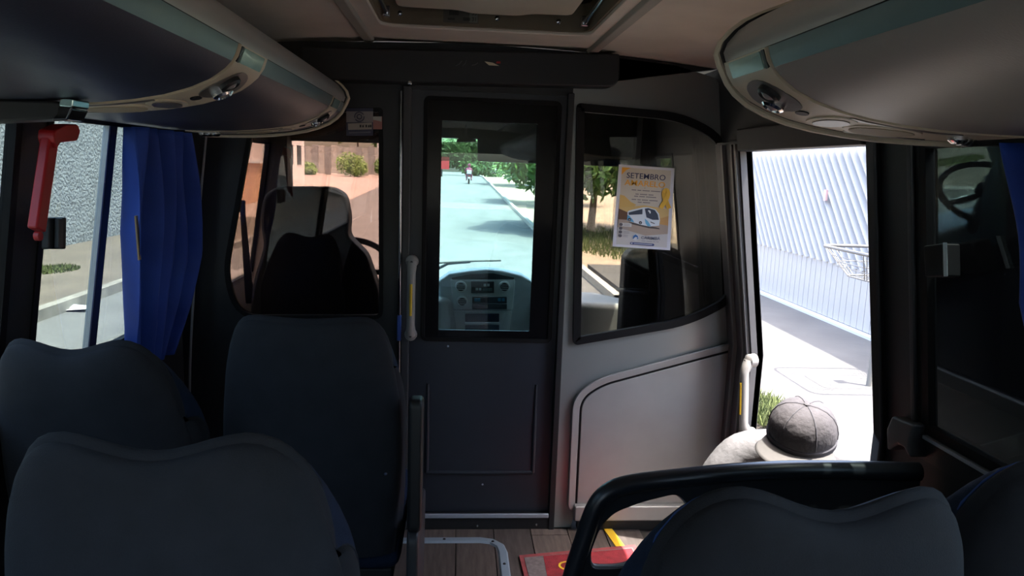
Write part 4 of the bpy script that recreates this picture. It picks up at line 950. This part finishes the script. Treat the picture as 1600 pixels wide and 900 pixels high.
def tree(label, x, y, r, h, k, n=1500, size=.16, trunk=.16, group='street trees ahead', zc_=None):
    t = empty('tree', (x, y, gz(y)), label, 'tree', group); z = gz(y); rnd = random.Random(int(x * 17 + y * 3)); zz_ = zc_ or z + h - r * .7
    MB().tube([(x, y, z - .2), (x + .1, y, z + h * .3), (x - .05, y + .1, zz_)], [trunk, trunk * .7, trunk * .35], 10).build('trunk', MATS['bark'], t, smooth=True)
    bl_ = []
    for i in range(7):
        a = i * .9 + rnd.random(); q = Vector((x + math.cos(a) * r * .6, y + math.sin(a) * r * .6, zz_ + (rnd.random() - .5) * r * .7)); bl_.append((q, r * .5, r * .5, r * .42))
        MB().tube([(x, y, z + h * .4), (Vector((x, y, z + h * .4)) + q) / 2 + Vector((0, 0, .2)), q], [trunk * .4, trunk * .25, trunk * .1], 6).build('branch', MATS['bark'], t)
    foliage('foliage', bl_, n // 7 * 2, size, LEAF[k], t, int(x * 13 + y))
tree('leafy tree overhanging the curb ahead, shading the road', 4.9, 26, 3.5, 5.6, 0, 6500, .17, zc_=1.95)
tree('second tree along the curb farther ahead', 5.4, 40, 3.4, 5.2, 1, 3500, .18)
tree('dark tree beside the dirt verge behind the poster', 7.4, 20.5, 2.4, 4.6, 2, 3000, .15)
tree('pale tree at the end of the road', 6.8, 62, 4.0, 6.0, 1, 2500, .25)
tree('dark tree on the horizon at the end of the road', 1.8, 96, 4.6, 5.5, 2, 2500, .3)
tree('far tree on the left of the road end', -8, 106, 4.2, 7.2, 0, 2500, .3)
tree('far yellowish tree behind the shop', -12.5, 92, 4.5, 9.5, 1, 2500, .3)
grass_patch('grass_verge', 'green grass verge behind the curb ahead', 4.6, 24, 1.5, 6, gz(24) - .05, 5000, .16)
# shop far left
sp = empty('shop', (-4.8, 78, gz(78)), 'far pale shop with orange awning and red sign', 'building')
MB().b2((-8.5, 78, -.2), (-2.4, 83, 4.6)).build('wall', mat('shop_wall', (.66, .66, .64), .9), sp); MB().b2((-6.6, 77, 2.0), (-2.6, 78, 2.4)).build('awning', mat('awning_orange', (.65, .25, .05), .7), sp)
MB().b2((-2.4, 77.7, 1.1), (-.9, 77.9, 2.4)).build('sign', REDP, sp); MB().b2((-1.75, 77.78, .3), (-1.6, 77.86, 1.1)).build('sign_post', BLACK, sp)
for x in (-6.2, -4.2): MB().b2((x, 77.9, .3), (x + 1.2, 78.02, 1.8)).build('window', BLACK, sp)
def car(label, x, y, col):
    z = gz(y); t = empty('car', (x, y, z), label, 'car', 'far cars')
    MB().prism([Vector((x - .85, y + dy, z + dz)) for dy, dz in ((0, .3), (0, .85), (.3, .95), (.8, 1.4), (2.4, 1.45), (3.0, .95), (3.9, .85), (4, .3))], (1.7, 0, 0)).build('body', mat('car_paint_%d' % int(col[0] * 99), col, .3), t, bevel=.06)
    MB().prism([Vector((x - .65, y + dy, z + dz)) for dy, dz in ((.28, .98), (.70, 1.36), (.74, 1.36), (.34, .98))], (1.3, 0, 0)).build('rear_window', BLACK, t)
    for sx in (-.78, .78):
        for dy in (.75, 3.2): MB().lathe([(.3, -.09), (.3, .09)], (x + sx, y + dy, z + .3), (1, 0, 0), 14).build('wheel', RUBBER, t)
car('small white car parked far ahead beside the road', 5.6, 165, (.8, .8, .8)); car('silver car far ahead next to the white one', 8.2, 170, (.5, .52, .55))

# ---- corrugated fence outside the entrance
fx = empty('corrugated_fence', (5.6, 9, GZ + .15), 'white corrugated metal fence with slanting ribs outside the entrance', 'fence')
MET = mat('white_sheet_metal', (.36, .348, .335), .5, var=.05, vscale=1)
XF = 5.62; ZB = .22; ZTOP = 1.95; LEAN = .86; PIT = .20
mb = MB(); y0, y1 = 1.0, 15.5; n = int((y1 - y0) / PIT); prof_ = [(0, 0), (.30, 0), (.46, -.085), (.54, -.085), (.70, 0)]
for k in range(n):
    for a, b in zip(prof_, prof_[1:] + [(1, 0)]):
        ya, yb = y0 + (k + a[0]) * PIT, y0 + (k + b[0]) * PIT
        L3 = LEAN * (ZTOP - ZB)
        mb.add([(XF + a[1], ya - L3 * .5, ZB), (XF + b[1], yb - L3 * .5, ZB), (XF + b[1], yb + L3 * .5, ZTOP), (XF + a[1], ya + L3 * .5, ZTOP)], [(0, 1, 2, 3)])
mb.build('ribbed_sheet', MET, fx, fix=False)
MB().b2((XF + .01, .4, ZTOP - .02), (XF + .05, 16, 4.0)).build('fascia', mat('fascia_white', (.32, .34, .37), .6), fx)  # carried up out of view to lengthen the fence's ground shadow
MB().b2((XF + .02, .4, GZ), (XF + .06, 16, 2.6)).build('backing', MET, fx)
o = MB().box((0, 0, (ZB + GZ + .2) / 2), (.03, .150, ZB - GZ - .2)).build('board', MET); bd = o.data; bpy.data.objects.remove(o)
for k in range(92):
    o = bpy.data.objects.new('board', bd); COL.objects.link(o); o.parent = fx; o.location = Vector((XF - .005, 1.0 + k * .16, 0)) - Vector(fx.location)
MB().b2((XF - .12, .6, GZ + .1), (XF + .05, 15.8, GZ + .19)).build('footing', mat('footing_white', (.5, .5, .5), .8), fx)
mt = at(1290, 305, 10.2); mt = atX(1290, 305, XF - .10); MB().box(mt, (.03, .07, .16)).build('number_plate', mat('faded_red', (.55, .33, .32), .6), fx)
# ---- wire rubbish basket on a pole
pb = atZ(1357, 603, GZ + .15)
wb = empty('rubbish_basket', pb, 'wire rubbish basket on a metal pole standing on the sidewalk', 'basket')
WIRE = mat('galvanised_wire', (.13, .125, .12), .5, metal=.3); zr = pb.z + 1.40; zb_ = pb.z + 1.12; cx_, cy_ = pb.x + .10, pb.y
MB().tube([pb, pb + Vector((0.01, 0, .5)), Vector((pb.x + .04, pb.y, zb_))], .027, 12).build('pole', mat('pole_paint', (.15, .145, .13), .5), wb, smooth=True)
def rrect(hx_, hy_, z, r=.14): return round_poly([Vector((cx_ - hx_, cy_ - hy_, z)), Vector((cx_ + hx_, cy_ - hy_, z)), Vector((cx_ + hx_, cy_ + hy_, z)), Vector((cx_ - hx_, cy_ + hy_, z))], r, 5)
rt = rrect(.52, .48, zr); rb = rrect(.36, .24, zb_, .1); rmid = rrect(.45, .30, (zr + zb_) / 2, .12)
MB().tube(rt, .017, 8, True).build('rim', WIRE, wb, smooth=True); MB().tube(rb, .008, 8, True).build('base_ring', WIRE, wb, smooth=True); MB().tube(rmid, .005, 6, True).build('hoop', WIRE, wb)
for k in range(0, len(rt), 1):
    MB().tube([rt[k], rb[k]], .0045, 5).build('wire', WIRE, wb)
for q in range(1, 6):
    x = cx_ - .36 + .72 * q / 6; MB().tube([(x, cy_ - .24, zb_), (x, cy_ + .24, zb_)], .0045, 5).build('wire', WIRE, wb)
for q in range(1, 4):
    y = cy_ - .24 + .48 * q / 4; MB().tube([(cx_ - .36, y, zb_), (cx_ + .36, y, zb_)], .0045, 5).build('wire', WIRE, wb)
for q in (.3, .7):
    for s_ in (-1, 1): MB().tube([(cx_ + s_ * (.38 + .14 * q), cy_ - .3, zb_ + (zr - zb_) * q), (cx_ + s_ * (.38 + .14 * q), cy_ + .3, zb_ + (zr - zb_) * q)], .004, 5).build('wire', WIRE, wb)
MB().box((pb.x + .04, pb.y, zb_ - .01), (.12, .12, .03)).build('clamp', BLACK, wb, bevel=.005)
# ---- open entrance door leaf folded back against the bus side
od = empty('entrance_door', (1.2, 1.1, -.3), 'dark open entrance door folded back outside the window', 'door')
xo_ = 1.25
def leaf(y0_, y1_, z0_, z1_, x0_, x1_, name, m, b=.0): MB().hexa([(x0_ + (1.53 - z) * .12 + dx, y, z) if 0 else (x + (1.53 - z) * .13, y, z) for z in (z0_, z1_) for (x, y) in ((x0_, y0_), (x1_, y0_), (x1_, y1_), (x0_, y1_))]).build(name, m, od, bevel=b)
leaf(.95, 1.86, -.35, .95, xo_ - .07, xo_ - .03, 'door_skin', mat('door_inner_grey', (.30, .31, .34), .45), .006)
leaf(.95, 1.86, .95, 1.66, xo_ - .065, xo_ - .045, 'door_glass', mat('dark_door_glass', (.020, .016, .019), .12))
leaf(.90, .96, -.35, 1.68, xo_ - .08, xo_ - .03, 'door_stile', BLACK, .005); leaf(1.83, 1.89, -.35, 1.68, xo_ - .08, xo_ - .03, 'door_stile', BLACK, .005)
leaf(.96, 1.83, 1.62, 1.68, xo_ - .08, xo_ - .03, 'door_head', BLACK, .005); leaf(.96, 1.83, .93, .97, xo_ - .078, xo_ - .03, 'door_rail', mat('rail_grey', (.10, .10, .11), .5), .005)

# ================================================================== PEOPLE
SKIN = mat('skin', (.36, .19, .12), .55, var=.06); HAIR = mat('dark_hair', (.02, .016, .013), .7)
SHIRT = mat('pale_grey_shirt', (.105, .103, .108), .85, var=.08, vscale=6, bump=.5, bscale=14); CAPM = mat('grey_cap_cloth', (.05, .046, .05), .9, var=.25, vscale=18, bump=.25, bscale=40)
BRIM = mat('cap_brim_cloth', (.085, .08, .077), .9, var=.08); TROU = mat('dark_trousers', (.03, .035, .05), .9, var=.1)
def skin_mesh(name, verts, edges, radii, root, m, parent, sub=2):
    me = bpy.data.meshes.new(name); me.from_pydata([tuple(v) for v in verts], edges, []); me.materials.append(m)
    o = bpy.data.objects.new(name, me); COL.objects.link(o)
    sk = o.modifiers.new('skin', 'SKIN'); sk.use_smooth_shade = True
    me.skin_vertices.new() if not me.skin_vertices else None
    for i, r in enumerate(radii):
        d = me.skin_vertices[0].data[i]; d.radius = r if isinstance(r, tuple) else (r, r); d.use_root = (i == root)
    sb = o.modifiers.new('sub', 'SUBSURF'); sb.levels = sub; sb.render_levels = sub
    if parent is not None: o.parent = parent; o.location = -parent_loc(parent)
    return o
def person(label, hips, fwd, lean, zg, arms, group=None, cap=True):
    """standing figure; hips: point, fwd: facing (2D), lean: forward bow of the trunk"""
    H = Vector(hips); f = Vector((fwd[0], fwd[1], 0)).normalized(); s = Vector((f.y, -f.x, 0)); up = Vector((0, 0, 1))   # s = his right
    tr = (up * math.cos(lean) + f * math.sin(lean)).normalized()
    t = empty('person', (H.x, H.y, zg), label, 'person', group)
    W_ = H + tr * .16; C_ = H + tr * .34; N_ = H + tr * .50
    hd = N_ + (tr * .7 + f * .55).normalized() * .14
    hax = (up * .62 + f * -.0 + tr * .2 + f * .15).normalized()
    V = [H, W_, C_, N_]; E = [(0, 1), (1, 2), (2, 3)]; Rr = [(.145, .115), (.14, .11), (.155, .12), (.065, .065)]
    V += [N_.lerp(hd, .55), hd + f * .01, hd + tr * .08]; E += [(3, 4), (4, 5), (5, 6)]; Rr += [.056, (.082, .092), (.07, .078)]
    arm_i = {}
    for sg in (1, -1):
        sh_ = N_ - tr * .055 + s * sg * .185; el, wr_ = [N_ + s * (sg * q[0]) + f * q[1] + up * q[2] for q in arms]
        i = len(V); V += [N_ - tr * .05 + s * sg * .09, sh_, el, wr_]; E += [(2, i), (i, i + 1), (i + 1, i + 2), (i + 2, i + 3)]; Rr += [.075, .066, .047, .031]
        j = len(V); hv = (wr_ - el).normalized(); V += [wr_ + hv * .07]; E += [(i + 3, j)]; Rr += [(.038, .020)]
        for q in range(4):
            a = len(V); o_ = s * ((q - 1.5) * .019); ln = (.062, .075, .080, .066)[q]
            V += [wr_ + hv * .10 + o_, wr_ + hv * (.10 + ln * .55) + o_ - up * .008, wr_ + hv * (.10 + ln) + o_ - up * .022]; E += [(j, a), (a, a + 1), (a + 1, a + 2)]; Rr += [.010, .009, .008]
        a = len(V); V += [wr_ + hv * .05 - s * sg * .045, wr_ + hv * .085 - s * sg * .058]; E += [(j, a), (a, a + 1)]; Rr += [.011, .009]
    for sg in (1, -1):
        i = len(V); ft_ = Vector((H.x, H.y, zg)) + s * sg * .12 - f * .03
        V += [H + s * sg * .09 - up * .05, (H + ft_) / 2 + s * sg * .015 + f * .05, ft_ + up * .09, ft_ + f * .14 + up * .04]; E += [(0, i), (i, i + 1), (i + 1, i + 2), (i + 2, i + 3)]; Rr += [.092, .062, .042, (.045, .032)]
    skin_mesh('body', V, E, Rr, 0, SKIN, t)
    # shirt: trunk and sleeves a little fuller than the body
    V2 = [H + up * .02, W_, C_, N_ - tr * .02, N_ + tr * .02]; E2 = [(0, 1), (1, 2), (2, 3), (3, 4)]; R2 = [(.165, .135), (.162, .13), (.178, .14), (.088, .082), (.072, .07)]
    for sg in (1, -1):
        sh_ = N_ - tr * .055 + s * sg * .185; el = N_ + s * (sg * arms[0][0]) + f * arms[0][1] + up * arms[0][2]
        i = len(V2); V2 += [N_ - tr * .05 + s * sg * .09, sh_, sh_.lerp(el, .55), sh_.lerp(el, .95)]; E2 += [(2, i), (i, i + 1), (i + 1, i + 2), (i + 2, i + 3)]; R2 += [.092, .086, .074, .066]
    skin_mesh('shirt', V2, E2, R2, 0, SHIRT if cap else mat('maroon_shirt', (.30, .05, .10), .85), t)
    V3 = [H + up * .05, H - up * .03]; E3 = [(0, 1)]; R3 = [(.155, .125), (.155, .125)]
    for sg in (1, -1):
        i = len(V3); ft_ = Vector((H.x, H.y, zg)) + s * sg * .12 - f * .03
        V3 += [H + s * sg * .09 - up * .07, (H + ft_) / 2 + s * sg * .015 + f * .05, ft_ + up * .07]; E3 += [(1, i), (i, i + 1), (i + 1, i + 2)]; R3 += [.105, .078, .064]
        sh_o = MB().prism(round_poly([ft_ + s * .05 - f * .09, ft_ + s * .055 + f * .12, ft_ + f * .19, ft_ - s * .055 + f * .12, ft_ - s * .05 - f * .09], .03), (0, 0, .075)).build('shoe', RUBBER, t, bevel=.02, bseg=3)
    skin_mesh('trousers', V3, E3, R3, 0, TROU, t)
    # head axes: hu = crown direction, hf = face direction
    hu = (hd - N_).normalized(); hf = (f - hu * f.dot(hu)).normalized(); hs = hf.cross(hu)
    for sg in (1, -1):
        MB().lathe([(.003, -.006), (.010, 0), (.003, .006)], hd + hf * .085 + hs * sg * .03 + hu * .0, hf, 12).build('eye', WHITE, t, smooth=True)
        MB().lathe([(.012, -.012), (.026, 0), (.018, .010)], hd + hs * sg * .083 - hu * .01, hs * sg, 14).build('ear', SKIN, t, smooth=True)
    MB().tube([hd + hf * .088 + hu * .01, hd + hf * .108 - hu * .022, hd + hf * .09 - hu * .03], [.008, .014, .008], 10).build('nose', SKIN, t, smooth=True)
    MB().tube([hd + hf * .086 - hu * .055 - hs * .022, hd + hf * .092 - hu * .057, hd + hf * .086 - hu * .055 + hs * .022], .006, 8).build('mouth', mat('lips', (.26, .09, .07), .5), t, smooth=True)
    return t, hd, hu, hf, hs
hipP = Vector((1.28, 2.46, .12))
t, hd_, hu, hf, hs = person('man in grey cap and pale shirt bowing at the entrance doorway', hipP, (-.42, -.9), .55, GZ, [(.30, .06, -.24), (.22, .26, -.40)])
# the cap: crown of six panels, seams, button, brim pointing down to the lower left
cap = empty('cap', (0, 0, 0)); cap.parent = t; cap.location = -parent_loc(t)
hu = Vector((-.10, -.30, .95)).normalized(); hf = Vector((-.55, -.83, 0)); hf = (hf - hu * hf.dot(hu)).normalized(); hs = hf.cross(hu)
CB = hd_ + hu * .012
cprof = [(.101, -.012), (.104, .012), (.103, .035), (.096, .062), (.082, .085), (.060, .102), (.034, .111), (.0, .113)]
MB().lathe(cprof, CB, hu, 36).build('crown', CAPM, cap, smooth=True)
MB().lathe([(.104, -.016), (.107, -.012), (.107, .004), (.103, .008)], CB, hu, 36).build('cap_band', mat('cap_band_dark', (.045, .043, .05), .9), cap, smooth=True)
for k in range(6):
    a = math.pi / 3 * k + .5; dr_ = hf * math.cos(a) + hs * math.sin(a)
    MB().tube([CB + dr_ * (r * 1.005) + hu * h for r, h in cprof[1:]], .0022, 5).build('seam', MATS['cap_band_dark'], cap)
MB().lathe([(.010, 0), (.008, .005), (.0, .007)], CB + hu * .112, hu, 12).build('cap_button', CAPM, cap, smooth=True)
def brim(i, j):
    a = (i * 2 - 1) * 1.25; e = math.cos(a * 1.2) ; r = .100 + (.082 * max(0, math.cos(a * 1.18)) ** .6) * j
    return CB + hf * (math.cos(a) * r) + hs * (math.sin(a) * r) - hu * (.010 + .030 * (math.sin(a) ** 2) * j + .006 * j)
MB().grid(brim, 28, 6).build('brim', BRIM, cap, smooth=True, solid=.004)
MB().tube([CB - hf * (.104 * math.cos(a)) + hs * (.104 * math.sin(a)) - hu * .018 for a in (-.5, -.25, 0, .25, .5)], .006, 6).build('cap_strap', REDP, cap, smooth=True)
# ---- rider on a motorcycle far up the road
my = 62.0; mx = at(733, 270, my).x; mz = gz(my)
mc = empty('motorcycle', (mx, my, mz), 'dark motorcycle riding away up the road ahead', 'motorcycle')
for dy in (0, 1.28):
    ring = [(mx, my + dy + .29 * math.cos(2 * math.pi * k / 20), mz + .29 + .29 * math.sin(2 * math.pi * k / 20)) for k in range(20)]
    wh = MB().tube(ring, .06, 8, True).build('wheel', RUBBER, mc, smooth=True); MB().lathe([(.06, -.05), (.06, .05)], (mx, my + dy, mz + .29), (1, 0, 0), 12).build('wheel_hub', ALU, wh)
MB().prism([Vector((mx - .13, my + a, mz + b)) for a, b in ((-.25, .72), (.1, .50), (.5, .40), (.9, .45), (1.0, .85), (.75, .92), (.45, .78), (-.2, .82))], (.26, 0, 0)).build('frame_body', mat('moto_paint', (.04, .05, .09), .3), mc, bevel=.04)
MB().tube([(mx, my + 1.28, mz + .29), (mx, my + 1.0, mz + .95)], .035, 8).build('fork', CHROME, mc); MB().tube([(mx - .36, my + .85, mz + 1.02), (mx, my + .98, mz + 1.0), (mx + .36, my + .85, mz + 1.02)], .02, 8).build('handlebar', BLACK, mc)
MB().box((mx, my - .27, mz + .68), (.12, .04, .08)).build('tail_lamp', REDP, mc, bevel=.01); MB().box((mx, my - .30, mz + .52), (.18, .02, .14)).build('number_plate', WHITE, mc)
MB().box((mx, my - .12, mz + 1.0), (.40, .36, .32)).build('top_box', mat('box_white', (.6, .6, .6), .5), mc, bevel=.03)
rd_ = empty('person', (mx, my + .2, mz + .8), 'rider in maroon jacket and helmet on the far motorcycle', 'person')
B = Vector((mx, my + .22, mz + .84)); V = [B, B + Vector((0, .04, .25)), B + Vector((0, .08, .45)), B + Vector((0, .1, .56)), B + Vector((0, .12, .68))]; E = [(0, 1), (1, 2), (2, 3), (3, 4)]; Rr = [(.16, .13), (.17, .12), (.17, .11), .06, .09]
for sg in (1, -1):
    i = len(V); V += [B + Vector((sg * .2, .1, .42)), B + Vector((sg * .30, .32, .24)), B + Vector((sg * .33, .62, .18)), B + Vector((sg * .34, .70, .18))]; E += [(2, i), (i, i + 1), (i + 1, i + 2), (i + 2, i + 3)]; Rr += [.07, .055, .042, .04]
    i = len(V); V += [B + Vector((sg * .15, .1, -.03)), B + Vector((sg * .23, .48, -.06)), B + Vector((sg * .2, .28, -.5)), B + Vector((sg * .2, .42, -.54))]; E += [(0, i), (i, i + 1), (i + 1, i + 2), (i + 2, i + 3)]; Rr += [.10, .075, .05, .045]
skin_mesh('body', V, E, Rr, 0, mat('maroon_jacket', (.28, .06, .12), .8), rd_, 1)
MB().lathe([(.05, -.13), (.12, -.08), (.145, .02), (.12, .11), (.05, .15), (0, .155)], B + Vector((0, .12, .72)), (0, 0, 1), 20).build('helmet', mat('helmet_maroon', (.20, .03, .07), .3), rd_, smooth=True)
